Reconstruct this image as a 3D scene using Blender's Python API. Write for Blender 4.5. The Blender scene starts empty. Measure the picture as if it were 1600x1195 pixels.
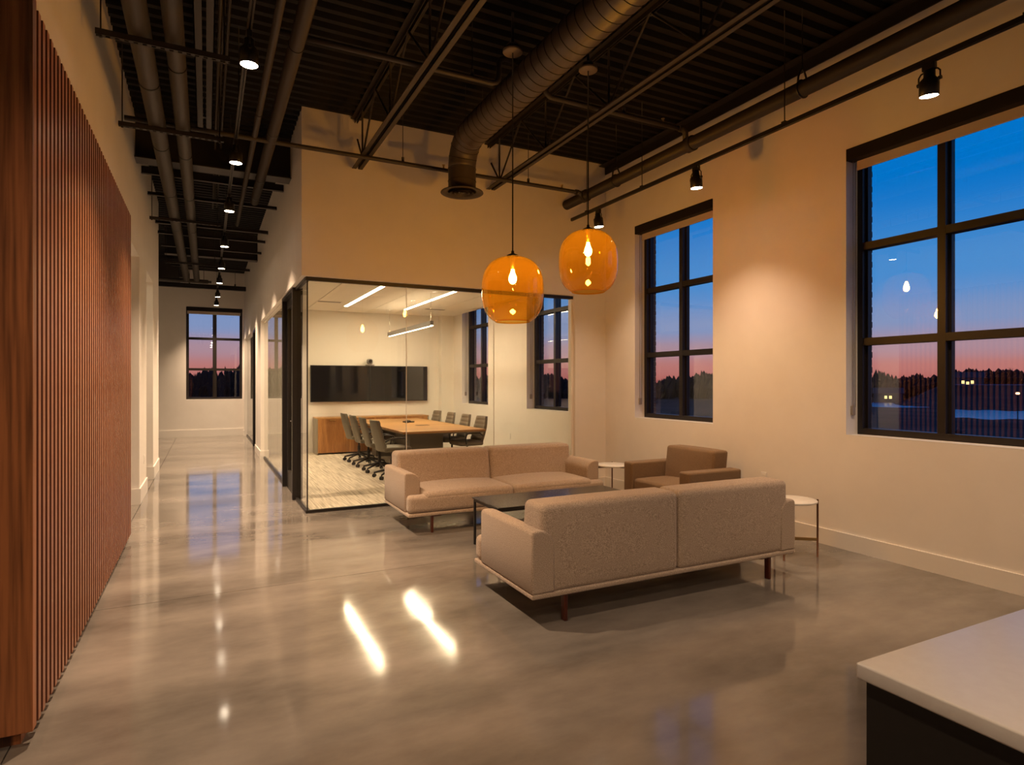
import bpy, math, random
from mathutils import Vector, Matrix
random.seed(7)
PI = math.pi
S = bpy.context.scene
COL = S.collection

# ------------------------------------------------------------------ camera
cam = bpy.data.cameras.new('camera')
cam.sensor_width = 36.0
cam.lens = 36.0 * 953.0 / 1600.0
cam.clip_end = 1500
cam_o = bpy.data.objects.new('camera', cam)
cam_o.location = (0, 0, 1.55)
cam_o.rotation_euler = (PI / 2, 0, -math.atan(478 / 953))
COL.objects.link(cam_o)
S.camera = cam_o

# ------------------------------------------------------------------ colour management
S.view_settings.view_transform = 'Standard'
S.view_settings.look = 'None'
S.view_settings.gamma = 1.0
S.view_settings.use_curve_mapping = False
S.view_settings.exposure = 0.0
WARM = (1.0, 0.695, 0.45)          # 2700 K lamp light
WARM2 = (1.0, 0.76, 0.47)         # the meeting room strips
P_CORRIDOR, P_WALLTRACK, P_BACK = 600, 165, 165
E_STRIP, E_LINEAR, E_BULB = 80.0, 40.0, 580.0


def lin(r, g, b):
    f = lambda c: (c / 255 / 12.92) if c / 255 <= 0.04045 else ((c / 255 + 0.055) / 1.055) ** 2.4
    return (f(r), f(g), f(b), 1.0)


# ------------------------------------------------------------------ sky (dusk)
W = bpy.data.worlds.new('dusk_sky')
S.world = W
W.use_nodes = True
nt = W.node_tree
nt.nodes.clear()
tc = nt.nodes.new('ShaderNodeTexCoord')
sx = nt.nodes.new('ShaderNodeSeparateXYZ')
nt.links.new(tc.outputs['Generated'], sx.inputs[0])
nz = nt.nodes.new('ShaderNodeTexNoise')
nz.inputs['Scale'].default_value = 2.0
nz.inputs['Detail'].default_value = 3
mp = nt.nodes.new('ShaderNodeMapping')
mp.inputs['Scale'].default_value = (1.0, 1.0, 28.0)
nt.links.new(tc.outputs['Generated'], mp.inputs[0])
nt.links.new(mp.outputs[0], nz.inputs['Vector'])
ma = nt.nodes.new('ShaderNodeMath'); ma.operation = 'MULTIPLY_ADD'
ma.inputs[1].default_value = 0.008; ma.inputs[2].default_value = -0.004
nt.links.new(nz.outputs['Fac'], ma.inputs[0])
ad = nt.nodes.new('ShaderNodeMath'); ad.operation = 'ADD'
nt.links.new(sx.outputs['Z'], ad.inputs[0]); nt.links.new(ma.outputs[0], ad.inputs[1])
rp = nt.nodes.new('ShaderNodeValToRGB')
rp.color_ramp.interpolation = 'EASE'
els = [(0.0, lin(192, 106, 98)), (0.022, lin(202, 126, 120)), (0.05, lin(186, 148, 160)), (0.085, lin(140, 158, 202)),
       (0.15, lin(76, 150, 220)), (0.28, lin(0, 124, 214)), (0.6, lin(0, 76, 156)), (1.0, lin(0, 50, 116))]
cr = rp.color_ramp
while len(cr.elements) < len(els):
    cr.elements.new(0.5)
for e, (p_, c_) in zip(cr.elements, els):
    e.position = p_; e.color = c_
nt.links.new(ad.outputs[0], rp.inputs[0])
bg = nt.nodes.new('ShaderNodeBackground'); bg.inputs['Strength'].default_value = 1.0
nt.links.new(rp.outputs[0], bg.inputs[0])
wo = nt.nodes.new('ShaderNodeOutputWorld')
nt.links.new(bg.outputs[0], wo.inputs[0])

# ------------------------------------------------------------------ materials
MATS = {}


def mat(name, col, rough=0.6, metal=0.0, spec=0.5, col2=None, scale=(20, 20, 20), detail=4, contrast=(0.35, 0.65),
        bump=0.0, bscale=None, coat=0.0, sheen=0.0, rough2=None):
    m = bpy.data.materials.new(name); m.use_nodes = True
    t = m.node_tree; b = t.nodes['Principled BSDF']
    b.inputs['Base Color'].default_value = col if len(col) == 4 else (*col, 1)
    b.inputs['Roughness'].default_value = rough
    b.inputs['Metallic'].default_value = metal
    b.inputs['Specular IOR Level'].default_value = spec
    b.inputs['Coat Weight'].default_value = coat
    b.inputs['Coat Roughness'].default_value = 0.08
    b.inputs['Sheen Weight'].default_value = sheen
    if col2 or bump or rough2 is not None:
        g = t.nodes.new('ShaderNodeTexCoord'); mm = t.nodes.new('ShaderNodeMapping')
        mm.inputs['Scale'].default_value = scale
        t.links.new(g.outputs['Object'], mm.inputs[0])
        n = t.nodes.new('ShaderNodeTexNoise'); n.inputs['Scale'].default_value = 1.0
        n.inputs['Detail'].default_value = detail; n.inputs['Roughness'].default_value = 0.6
        t.links.new(mm.outputs[0], n.inputs['Vector'])
        if col2:
            r = t.nodes.new('ShaderNodeValToRGB')
            r.color_ramp.elements[0].position = contrast[0]; r.color_ramp.elements[1].position = contrast[1]
            r.color_ramp.elements[0].color = col if len(col) == 4 else (*col, 1)
            r.color_ramp.elements[1].color = col2 if len(col2) == 4 else (*col2, 1)
            t.links.new(n.outputs['Fac'], r.inputs[0]); t.links.new(r.outputs[0], b.inputs['Base Color'])
        if rough2 is not None:
            mr = t.nodes.new('ShaderNodeMapRange')
            mr.inputs['From Min'].default_value = contrast[0]; mr.inputs['From Max'].default_value = contrast[1]
            mr.inputs['To Min'].default_value = rough; mr.inputs['To Max'].default_value = rough2
            t.links.new(n.outputs['Fac'], mr.inputs[0]); t.links.new(mr.outputs[0], b.inputs['Roughness'])
        if bump:
            n2 = n
            if bscale:
                m2 = t.nodes.new('ShaderNodeMapping'); m2.inputs['Scale'].default_value = bscale
                t.links.new(g.outputs['Object'], m2.inputs[0])
                n2 = t.nodes.new('ShaderNodeTexNoise'); n2.inputs['Scale'].default_value = 1.0; n2.inputs['Detail'].default_value = 3
                t.links.new(m2.outputs[0], n2.inputs['Vector'])
            bp = t.nodes.new('ShaderNodeBump'); bp.inputs['Strength'].default_value = bump; bp.inputs['Distance'].default_value = 0.01
            t.links.new(n2.outputs['Fac'], bp.inputs['Height']); t.links.new(bp.outputs[0], b.inputs['Normal'])
    MATS[name] = m
    return m


def wood(name, c1, c2, rough=0.45, s=(14, 14, 1.1), distort=3.5, coat=0.0, warp=2.2):
    m = bpy.data.materials.new(name); m.use_nodes = True
    t = m.node_tree; b = t.nodes['Principled BSDF']
    b.inputs['Roughness'].default_value = rough; b.inputs['Coat Weight'].default_value = coat
    g = t.nodes.new('ShaderNodeTexCoord'); mm = t.nodes.new('ShaderNodeMapping'); mm.inputs['Scale'].default_value = s
    t.links.new(g.outputs['Object'], mm.inputs[0])
    n = t.nodes.new('ShaderNodeTexNoise'); n.inputs['Scale'].default_value = warp * 0.25; n.inputs['Detail'].default_value = 3
    n.inputs['Distortion'].default_value = 0.6
    t.links.new(mm.outputs[0], n.inputs['Vector'])
    mu = t.nodes.new('ShaderNodeMath'); mu.operation = 'MULTIPLY'; mu.inputs[1].default_value = distort * 14
    t.links.new(n.outputs['Fac'], mu.inputs[0])
    si = t.nodes.new('ShaderNodeMath'); si.operation = 'SINE'; t.links.new(mu.outputs[0], si.inputs[0])
    n2 = t.nodes.new('ShaderNodeTexNoise'); n2.inputs['Scale'].default_value = 9; n2.inputs['Detail'].default_value = 4
    t.links.new(mm.outputs[0], n2.inputs['Vector'])
    a = t.nodes.new('ShaderNodeMath'); a.operation = 'MULTIPLY_ADD'; a.inputs[1].default_value = 0.25
    t.links.new(si.outputs[0], a.inputs[0]); t.links.new(n2.outputs['Fac'], a.inputs[2])
    r = t.nodes.new('ShaderNodeValToRGB')
    r.color_ramp.elements[0].position = 0.25; r.color_ramp.elements[1].position = 0.78
    r.color_ramp.elements[0].color = c1; r.color_ramp.elements[1].color = c2
    t.links.new(a.outputs[0], r.inputs[0]); t.links.new(r.outputs[0], b.inputs['Base Color'])
    MATS[name] = m
    return m


def glass(name, tint, refl=1.7, rough=0.0, haze=0.0, haze_col=(1, 1, 1)):
    m = bpy.data.materials.new(name); m.use_nodes = True
    t = m.node_tree; t.nodes.clear()
    fr = t.nodes.new('ShaderNodeFresnel'); fr.inputs['IOR'].default_value = 1.5
    ge = t.nodes.new('ShaderNodeNewGeometry')
    inv = t.nodes.new('ShaderNodeMath'); inv.operation = 'MULTIPLY_ADD'; inv.inputs[1].default_value = -refl; inv.inputs[2].default_value = refl
    t.links.new(ge.outputs['Backfacing'], inv.inputs[0])
    mu = t.nodes.new('ShaderNodeMath'); mu.operation = 'MULTIPLY'; mu.use_clamp = True
    t.links.new(fr.outputs[0], mu.inputs[0]); t.links.new(inv.outputs[0], mu.inputs[1])
    tr = t.nodes.new('ShaderNodeBsdfTransparent'); tr.inputs[0].default_value = (*tint, 1)
    gl = t.nodes.new('ShaderNodeBsdfGlossy'); gl.inputs['Roughness'].default_value = rough
    mx = t.nodes.new('ShaderNodeMixShader')
    body = tr
    if haze > 0:
        tl = t.nodes.new('ShaderNodeBsdfTranslucent'); tl.inputs[0].default_value = (*haze_col, 1)
        body = t.nodes.new('ShaderNodeMixShader'); body.inputs[0].default_value = haze
        t.links.new(tr.outputs[0], body.inputs[1]); t.links.new(tl.outputs[0], body.inputs[2])
    t.links.new(mu.outputs[0], mx.inputs[0]); t.links.new(body.outputs[0], mx.inputs[1]); t.links.new(gl.outputs[0], mx.inputs[2])
    o = t.nodes.new('ShaderNodeOutputMaterial'); t.links.new(mx.outputs[0], o.inputs[0])
    MATS[name] = m
    return m


def emit(name, col, strength, sampled=True):
    m = bpy.data.materials.new(name); m.use_nodes = True
    t = m.node_tree; t.nodes.clear()
    e = t.nodes.new('ShaderNodeEmission'); e.inputs[0].default_value = (*col, 1); e.inputs[1].default_value = strength
    o = t.nodes.new('ShaderNodeOutputMaterial'); t.links.new(e.outputs[0], o.inputs[0])
    if not sampled:
        try:
            m.cycles.emission_sampling = 'NONE'
        except Exception:
            pass
    MATS[name] = m
    return m


mat('plaster', (0.80, 0.755, 0.70), 0.75, spec=0.25, col2=(0.825, 0.78, 0.725), scale=(3, 3, 3), bump=0.02, bscale=(90, 90, 90))
mat('plaster_meeting', (0.83, 0.80, 0.73), 0.75, spec=0.25)
mat('trim_white', (0.82, 0.78, 0.725), 0.4)
mat('concrete', (0.115, 0.101, 0.088), 0.05, spec=0.6, col2=(0.275, 0.243, 0.21), scale=(0.85, 1.7, 1), detail=7, contrast=(0.3, 0.7),
    bump=0.012, bscale=(3.2, 3.2, 3.2), rough2=0.12)
mat('joint', (0.05, 0.045, 0.04), 0.8)
mat('deck_black', (0.008, 0.0065, 0.006), 0.6, spec=0.2)
mat('steel_black', (0.030, 0.024, 0.020), 0.5, spec=0.35)
mat('pipe_black', (0.045, 0.037, 0.031), 0.5, spec=0.35)
mat('duct_black', (0.062, 0.048, 0.038), 0.42, spec=0.45)
mat('black_metal', (0.012, 0.010, 0.009), 0.4)
mat('bronze_frame', (0.016, 0.012, 0.010), 0.42, spec=0.35)
mat('door_black', (0.014, 0.011, 0.010), 0.4)
wood('walnut', lin(62, 34, 18), lin(170, 106, 62), 0.42, s=(6.5, 6.5, 0.22), distort=2.2, warp=2.2)
wood('walnut_slat', lin(150, 96, 64), lin(196, 136, 98), 0.34, s=(40, 40, 1.2), distort=0.8)
mat('slat_side_shade', lin(92, 46, 24), 0.7)
mat('slat_back', lin(40, 18, 9), 0.7)  # backing coloured very dark to deepen the shade between slats
wood('oak', lin(168, 122, 70), lin(206, 162, 104), 0.38, s=(1.0, 14, 14), distort=0.8)
wood('oak_door', lin(146, 96, 52), lin(190, 134, 78), 0.4, s=(14, 14, 0.8), distort=0.8)
wood('leg_wood', lin(70, 28, 14), lin(110, 50, 26), 0.35, s=(40, 40, 4), distort=0.7)
mat('grey_laminate', (0.30, 0.26, 0.20), 0.5)
mat('dark_laminate', (0.13, 0.11, 0.085), 0.45)
mat('oatmeal', (0.25, 0.185, 0.135), 0.92, spec=0.15, col2=(0.57, 0.45, 0.345), scale=(210, 210, 210), detail=2, contrast=(0.36, 0.64), bump=0.35, sheen=0.25)
mat('brown_tweed', (0.15, 0.092, 0.048), 0.92, spec=0.15, col2=(0.25, 0.158, 0.088), scale=(240, 240, 240), detail=2, contrast=(0.36, 0.64), bump=0.35, sheen=0.2)
mat('table_black', (0.018, 0.015, 0.013), 0.26, spec=0.5)
mat('stone_white', (0.72, 0.68, 0.62), 0.3, col2=(0.80, 0.77, 0.72), scale=(14, 14, 14))
mat('quartz', (0.78, 0.75, 0.72), 0.22, col2=(0.81, 0.785, 0.755), scale=(30, 30, 30))
mat('bronze_leg', (0.16, 0.07, 0.035), 0.35, metal=0.7)
mat('brass', (0.55, 0.38, 0.17), 0.3, metal=1.0)
mat('chrome', (0.7, 0.68, 0.65), 0.15, metal=1.0)
mat('leather_olive', (0.135, 0.118, 0.085), 0.5)
mat('leather_taupe', (0.17, 0.14, 0.105), 0.5)
mat('plastic_black', (0.015, 0.013, 0.012), 0.45)
mat('screen', (0.006, 0.006, 0.007), 0.04, spec=1.0)
mat('bezel', (0.02, 0.02, 0.02), 0.4)
mat('camera_grey', (0.22, 0.21, 0.20), 0.4)
mat('shade_fabric', (0.52, 0.43, 0.34), 0.9)
mat('cassette', (0.011, 0.008, 0.007), 0.6, spec=0.25)
mat('outlet_white', (0.8, 0.77, 0.72), 0.35)
mat('tile_white', (0.80, 0.76, 0.68), 0.8, spec=0.2, col2=(0.84, 0.80, 0.72), scale=(120, 120, 120))
mat('tbar', (0.55, 0.50, 0.42), 0.6)
mat('carpet', (0.38, 0.33, 0.26), 0.95, spec=0.1, col2=(0.72, 0.65, 0.53), scale=(55, 1.6, 1), detail=5, contrast=(0.36, 0.64), bump=0.3)
mat('canopy_tan', (0.22, 0.17, 0.12), 0.5)
mat('cord_black', (0.012, 0.010, 0.009), 0.5)
mat('chain', (0.35, 0.29, 0.23), 0.4)
mat('brick', (0.13, 0.065, 0.045), 0.9, col2=(0.19, 0.10, 0.07), scale=(9, 9, 30))
mat('mortar', (0.22, 0.19, 0.16), 0.95)
mat('field', (0.035, 0.026, 0.026), 1.0, spec=0.05, col2=(0.085, 0.062, 0.058), scale=(0.05, 0.05, 0.05), detail=8)
mat('pond', (0.10, 0.17, 0.34), 0.25, spec=0.8)
mat('tree_bark', (0.035, 0.022, 0.022), 1.0, spec=0.0)
mat('twigs', (0.040, 0.026, 0.027), 1.0, spec=0.0)
mat('house_wall', (0.05, 0.05, 0.062), 0.9)
mat('house_roof', (0.04, 0.04, 0.048), 0.9)
glass('window_glass', (0.93, 0.95, 0.96), 2.0)
glass('partition_glass', (0.975, 0.985, 0.975), 1.15)
glass('amber_glass', (0.985, 0.80, 0.36), 1.0, haze=0.014, haze_col=(1.0, 0.55, 0.06))
emit('lens_glow', (1.0, 0.82, 0.60), 40.0, sampled=False)
emit('strip_glow', WARM2, E_STRIP)
emit('linear_glow', WARM2, E_LINEAR)
emit('uplight_glow', WARM2, 16.0)
emit('bulb_glow', (1.0, 0.60, 0.22), E_BULB)
emit('house_window_glow', (1.0, 0.72, 0.25), 2.2, sampled=False)
emit('street_glow', (1.0, 0.5, 0.2), 6.0, sampled=False)
emit('led_glow', (0.9, 0.95, 1.0), 3.0, sampled=False)


# ------------------------------------------------------------------ mesh helpers
class MB:
    def __init__(self):
        self.v, self.f, self.s = [], [], []

    def add(self, vs, fs, smooth=False):
        o = len(self.v)
        self.v += [tuple(p) for p in vs]
        self.f += [tuple(i + o for i in q) for q in fs]
        self.s += [smooth] * len(fs)
        return self

    def box(self, x0, x1, y0, y1, z0, z1):
        if x0 > x1: x0, x1 = x1, x0
        if y0 > y1: y0, y1 = y1, y0
        if z0 > z1: z0, z1 = z1, z0
        vs = [(x, y, z) for z in (z0, z1) for y in (y0, y1) for x in (x0, x1)]
        return self.add(vs, [(0, 2, 3, 1), (4, 5, 7, 6), (0, 1, 5, 4), (2, 6, 7, 3), (0, 4, 6, 2), (1, 3, 7, 5)])

    def cham(self, x0, x1, y0, y1, z0, z1, b=0.004):
        """box with chamfered edges"""
        return self.rbox(((x0 + x1) / 2, (y0 + y1) / 2, (z0 + z1) / 2), (abs(x1 - x0), abs(y1 - y0), abs(z1 - z0)), b, 1, 1)

    def rbox(self, c, s, r, seg=3, n=1, puff=(0, 0, 0), M=None):
        h = [max(d / 2, 1e-4) for d in s]
        r = min(r, min(h) * 0.999)
        def coords(hh):
            a = [hh - r + r * math.tan(k * PI / 4 / seg) for k in range(seg + 1)]
            inner = [(-(hh - r)) + 2 * (hh - r) * k / n for k in range(1, n)]
            return [-x for x in reversed(a)] + inner + a
        cs = [coords(x) for x in h]
        vid, vs, fs = {}, [], []
        def vert(q):
            key = tuple(round(x, 6) for x in q)
            if key in vid: return vid[key]
            inn = [max(-(h[i] - r), min(h[i] - r, q[i])) for i in range(3)]
            d = Vector([q[i] - inn[i] for i in range(3)])
            if d.length > 0: d.normalize()
            p = [inn[i] + d[i] * r for i in range(3)]
            if any(puff):
                k = [1 - (q[i] / h[i]) ** 2 for i in range(3)]
                w = [k[1] * k[2], k[0] * k[2], k[0] * k[1]]
                p = [p[i] + (puff[i] * w[i] * d[i] if True else 0) for i in range(3)]
            v = Vector(p)
            if M is not None: v = M @ v
            vs.append((v[0] + c[0], v[1] + c[1], v[2] + c[2]))
            vid[key] = len(vs) - 1
            return vid[key]
        for ax in range(3):
            a, b = (ax + 1) % 3, (ax + 2) % 3
            for sg in (-1, 1):
                for i in range(len(cs[a]) - 1):
                    for j in range(len(cs[b]) - 1):
                        q = []
                        for (ii, jj) in ((i, j), (i + 1, j), (i + 1, j + 1), (i, j + 1)):
                            p = [0, 0, 0]; p[ax] = sg * h[ax]; p[a] = cs[a][ii]; p[b] = cs[b][jj]
                            q.append(vert(p))
                        if sg < 0: q.reverse()
                        if len(set(q)) >= 3: fs.append(q)
        return self.add(vs, fs, seg > 1)

    def cyl(self, p0, p1, r, n=16, r1=None, caps=True, ry=None):
        p0, p1 = Vector(p0), Vector(p1)
        r1 = r if r1 is None else r1
        d = (p1 - p0).normalized()
        up = Vector((0, 0, 1)) if abs(d.z) < 0.9 else Vector((1, 0, 0))
        a = d.cross(up).normalized(); b = d.cross(a)
        vs = []
        for p, rr in ((p0, r), (p1, r1)):
            for k in range(n):
                t = 2 * PI * k / n
                vs.append(p + a * math.cos(t) * rr + b * math.sin(t) * rr)
        self.add(vs, [(k, k + n, (k + 1) % n + n, (k + 1) % n)[::-1] for k in range(n)], True)
        if caps:
            o = len(self.v) - 2 * n
            self.f.append(tuple(o + k for k in range(n))); self.s.append(False)
            self.f.append(tuple(o + n + k for k in reversed(range(n)))); self.s.append(False)
        return self

    def tube(self, pts, r, n=8, closed=False):
        pts = [Vector(p) for p in pts]
        m = len(pts); vs = []; prev = None
        for i, p in enumerate(pts):
            if closed: d = pts[(i + 1) % m] - pts[i - 1]
            else: d = pts[min(i + 1, m - 1)] - pts[max(i - 1, 0)]
            d.normalize()
            if prev is None:
                up = Vector((0, 0, 1)) if abs(d.z) < 0.9 else Vector((1, 0, 0))
                a = d.cross(up).normalized()
            else:
                a = (prev - d * prev.dot(d)).normalized()
            prev = a; b = d.cross(a)
            rr = r[i] if isinstance(r, (list, tuple)) else r
            for k in range(n):
                t = 2 * PI * k / n
                vs.append(p + a * math.cos(t) * rr + b * math.sin(t) * rr)
        fs = []
        for i in range(m if closed else m - 1):
            for k in range(n):
                a0 = i * n + k; a1 = i * n + (k + 1) % n
                b0 = ((i + 1) % m) * n + k; b1 = ((i + 1) % m) * n + (k + 1) % n
                fs.append((a0, a1, b1, b0))
        self.add(vs, fs, True)
        if not closed:
            o = len(self.v) - m * n
            self.f.append(tuple(o + k for k in reversed(range(n)))); self.s.append(False)
            self.f.append(tuple(o + (m - 1) * n + k for k in range(n))); self.s.append(False)
        return self

    def lathe(self, prof, c=(0, 0, 0), n=32, flip=False, M=None):
        vs = []
        for (r, z) in prof:
            for k in range(n):
                t = 2 * PI * k / n
                p = Vector((r * math.cos(t), r * math.sin(t), z))
                if M is not None: p = M @ p
                vs.append((p[0] + c[0], p[1] + c[1], p[2] + c[2]))
        fs = []
        for i in range(len(prof) - 1):
            for k in range(n):
                q = (i * n + k, i * n + (k + 1) % n, (i + 1) * n + (k + 1) % n, (i + 1) * n + k)
                fs.append(q[::-1] if flip else q)
        return self.add(vs, fs, True)

    def prism(self, poly, y0, y1, axis='y', smooth=False):
        """poly in the plane across the axis, extruded y0..y1; axis y: (x,z), x: (y,z), z: (x,y)"""
        def P(a, b, t):
            return (a, t, b) if axis == 'y' else ((t, a, b) if axis == 'x' else (a, b, t))
        n = len(poly)
        ar = sum(poly[i][0] * poly[(i + 1) % n][1] - poly[(i + 1) % n][0] * poly[i][1] for i in range(n))
        fl = (ar > 0)
        if axis == 'y': fl = not fl
        vs = [P(a, b, y0) for a, b in poly] + [P(a, b, y1) for a, b in poly]
        side = [(k, (k + 1) % n, (k + 1) % n + n, k + n) for k in range(n)]
        c0, c1 = tuple(reversed(range(n))), tuple(range(n, 2 * n))
        if not fl:
            side = [q[::-1] for q in side]; c0, c1 = c0[::-1], c1[::-1]
        o = len(self.v)
        self.add(vs, side, smooth)
        self.f.append(tuple(i + o for i in c0)); self.s.append(False)
        self.f.append(tuple(i + o for i in c1)); self.s.append(False)
        return self

    def mesh(self, name, m):
        me = bpy.data.meshes.new(name)
        me.from_pydata(self.v, [], self.f)
        me.polygons.foreach_set('use_smooth', self.s)
        me.materials.append(MATS[m])
        me.update()
        return me

    def build(self, name, m, parent=None, label=None):
        o = bpy.data.objects.new(name, self.mesh(name, m))
        COL.objects.link(o)
        if parent: o.parent = parent
        if label: o['label'] = label
        return o


def empty(name, loc=(0, 0, 0), rz=0.0):
    o = bpy.data.objects.new(name, None)
    o.empty_display_size = 0.1
    o.location = loc; o.rotation_euler = (0, 0, rz)
    COL.objects.link(o)
    return o


def tag(o, label, cat, group=None):
    o['label'] = label; o['category'] = cat
    if group: o['group'] = group
    return o


def struct(o, label, cat):
    o['kind'] = 'structure'; o['label'] = label; o['category'] = cat
    return o


def copy_tree(o, parent=None):
    c = o.copy(); COL.objects.link(c)
    if parent: c.parent = parent
    for ch in list(o.children): copy_tree(ch, c)
    return c


def place(me, name, loc, parent=None, rot=(0, 0, 0)):
    o = bpy.data.objects.new(name, me); COL.objects.link(o)
    o.location = loc; o.rotation_euler = rot
    if parent: o.parent = parent
    return o


# ------------------------------------------------------------------ room dimensions
XR, XL, XC, YG, YF, YBK, XW = 5.31, -0.76, 1.0, 7.48, 19.62, -4.2, -4.2
ZD = 4.75                       # underside of the roof deck
YM = 13.94                      # back wall of the meeting room
ZM = 3.14                       # meeting room ceiling
HEAD = 2.805                    # top of the glass openings

# ------------------------------------------------------------------ floor
fl = MB().box(XW, XR + .2, YBK, YF + .2, -0.30, -0.012).build('floor', 'joint')
struct(fl, 'polished grey concrete floor with saw cut joints', 'floor')
for (a, b, c, d) in ((-0.742, XR, YBK, 4.971), (XW, -0.748, YBK, YF), (-0.742, XR, 4.977, YF)):
    o = MB().box(a, b, c, d, -0.02, 0).build('slab', 'concrete', fl)
cp = MB().box(XC + 0.13, XR, YG + 0.13, YM, 0, 0.008).build('floor_meeting_room', 'carpet')
struct(cp, 'striped grey beige carpet inside the glass meeting room', 'carpet')

# ------------------------------------------------------------------ ceiling deck with ribs across
m = MB()
prof = []
y = YBK
while y < YF:
    prof += [(y, ZD), (y + .055, ZD), (y + .075, ZD + .045), (y + .130, ZD + .045)]
    y += .152
vs = [(XW, a, b) for a, b in prof] + [(XR + .1, a, b) for a, b in prof]
n = len(prof)
m.add(vs, [(k, k + 1, k + 1 + n, k + n)[::-1] for k in range(n - 1)])
m.box(XW, XR + .4, YBK, YF + .2, ZD + .05, ZD + .1)
dk = m.build('ceiling', 'deck_black')
struct(dk, 'black painted corrugated steel roof deck high overhead', 'ceiling')

# ------------------------------------------------------------------ windows in the right wall (Y ranges)
WIN = [(-4.0, -2.54), (-0.93, 0.53), (2.21, 3.67), (5.335, 6.79), (8.53, 9.98), (11.71, 13.17), (16.0, 17.46)]
ZS, ZH = 1.062, 3.712
XO = XR + 0.36
m = MB()
edges = [YBK] + [e for w in WIN for e in w] + [YF + .2]
for i in range(0, len(edges), 2):
    if edges[i + 1] > edges[i]: m.box(XR, XO, edges[i], edges[i + 1], -.01, ZD + .05)
for (a, b) in WIN:
    m.box(XR, XO, a, b, -.01, ZS); m.box(XR, XO, a, b, ZH, ZD + .05)
wr = m.build('wall_right', 'plaster')
struct(wr, 'warm white plaster exterior wall with tall windows', 'wall')

# brick outer jambs seen past the frames
bm_ = MB().cham(-.042, .042, -.05, .05, -.0285, .0285, .003).mesh('brick', 'brick')
for wi in (2, 3, 4, 5):
    a, b = WIN[wi]
    jam = MB().box(XR + .275, XO - .004, b - .012, b + .0005, ZS, ZH).build('trim_%d' % (40 + wi), 'mortar')
    struct(jam, ['', '', 'brick outer jamb of the big window by the island', 'brick outer jamb of the window behind the armchair',
                 'brick outer jamb of the meeting room window nearer the glass', 'brick outer jamb of the meeting room window by the screens'][wi], 'brick jamb')
    z = ZS + .035; k = 0
    while z < ZH - .02:
        place(bm_, 'brick', (XR + .315, b + (.032 if k % 2 else .028), z), jam)
        z += .0715; k += 1


def make_window(idx, x, y0, y1, facing, label, shade=True):
    """frame in the wall; 'x': wall at right (outside +x); 'y': far wall (outside +y)"""
    root = empty('window_%d' % idx, (0, 0, 0))
    struct(root, label, 'window')
    root['kind'] = 'structure'
    if facing == 'x':
        T = lambda a, d, z: (x + d, a, z)
    else:
        T = lambda a, d, z: (a, x + d, z)
    def bx(mb, a0, a1, d0, d1, z0, z1):
        p, q = T(a0, d0, z0), T(a1, d1, z1)
        mb.box(p[0], q[0], p[1], q[1], p[2], q[2])
        return mb
    fw = .05
    d0, d1 = .165, .27
    f = MB()
    bx(f, y0, y0 + fw, d0, d1, ZS, ZH); bx(f, y1 - fw, y1, d0, d1, ZS, ZH)
    bx(f, y0 + fw, y1 - fw, d0, d1, ZS, ZS + fw + .012); bx(f, y0 + fw, y1 - fw, d0, d1, ZH - fw, ZH)
    bx(f, y0 + fw, y0 + fw + .02, d0 + .05, d1, ZS, ZH); bx(f, y1 - fw - .02, y1 - fw, d0 + .05, d1, ZS, ZH)
    f.build('frame', 'bronze_frame', root)
    ym = (y0 + y1) / 2
    g = MB(); bx(g, ym - .032, ym + .032, d0 + .004, d1, ZS + fw, ZH - fw); bx(g, ym - .052, ym + .052, d0 + .055, d1, ZS + fw, ZH - fw)
    g.build('mullion', 'bronze_frame', root)
    rz = (1.93, 2.82)
    for z in rz:
        for (a, b) in ((y0 + fw, ym - .032), (ym + .032, y1 - fw)):
            g = MB(); bx(g, a, b, d0 + .006, d1, z - .034, z + .034)
            g.build('rail', 'bronze_frame', root)
    zs = (ZS + fw, rz[0] - .034, rz[0] + .034, rz[1] - .034, rz[1] + .034, ZH - fw)
    for k in range(3):
        for (a, b) in ((y0 + fw, ym - .032), (ym + .032, y1 - fw)):
            g = MB(); bx(g, a, b, .228, .234, zs[2 * k], zs[2 * k + 1])
            g.build('pane', 'window_glass', root)
    s = MB(); bx(s, y0, y1, .0, .165, ZS - .001, ZS + .004)
    s.build('sill', 'trim_white', root)
    if shade:
        sh = empty('roller_shade', (0, 0, 0))
        c = MB(); bx(c, y0 + .015, y1 - .004, -.006, .10, 3.60, 3.708)
        c.build('cassette', 'cassette', sh)
        c = MB(); bx(c, y0 + .03, y1 - .05, .085, .089, 3.53, 3.602); bx(c, y0 + .03, y1 - .05, .080, .094, 3.515, 3.532)
        c.build('fabric', 'shade_fabric', sh)
        if facing == 'x':
            c = MB(); c.tube([T(y1 - .022, .07, 3.6), T(y1 - .022, .07, 1.32)], .0035, 6)
            c.tube([T(y1 - .022, .10, 3.6), T(y1 - .022, .10, 1.32)], .0035, 6)
            c.build('chain', 'chain', sh)
            c = MB().rbox(T(y1 - .012, .085, 1.29), (.05, .02, .09), .008, 2)
            c.build('chain_tensioner', 'chain', sh)
        return root, sh
    return root, None


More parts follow.
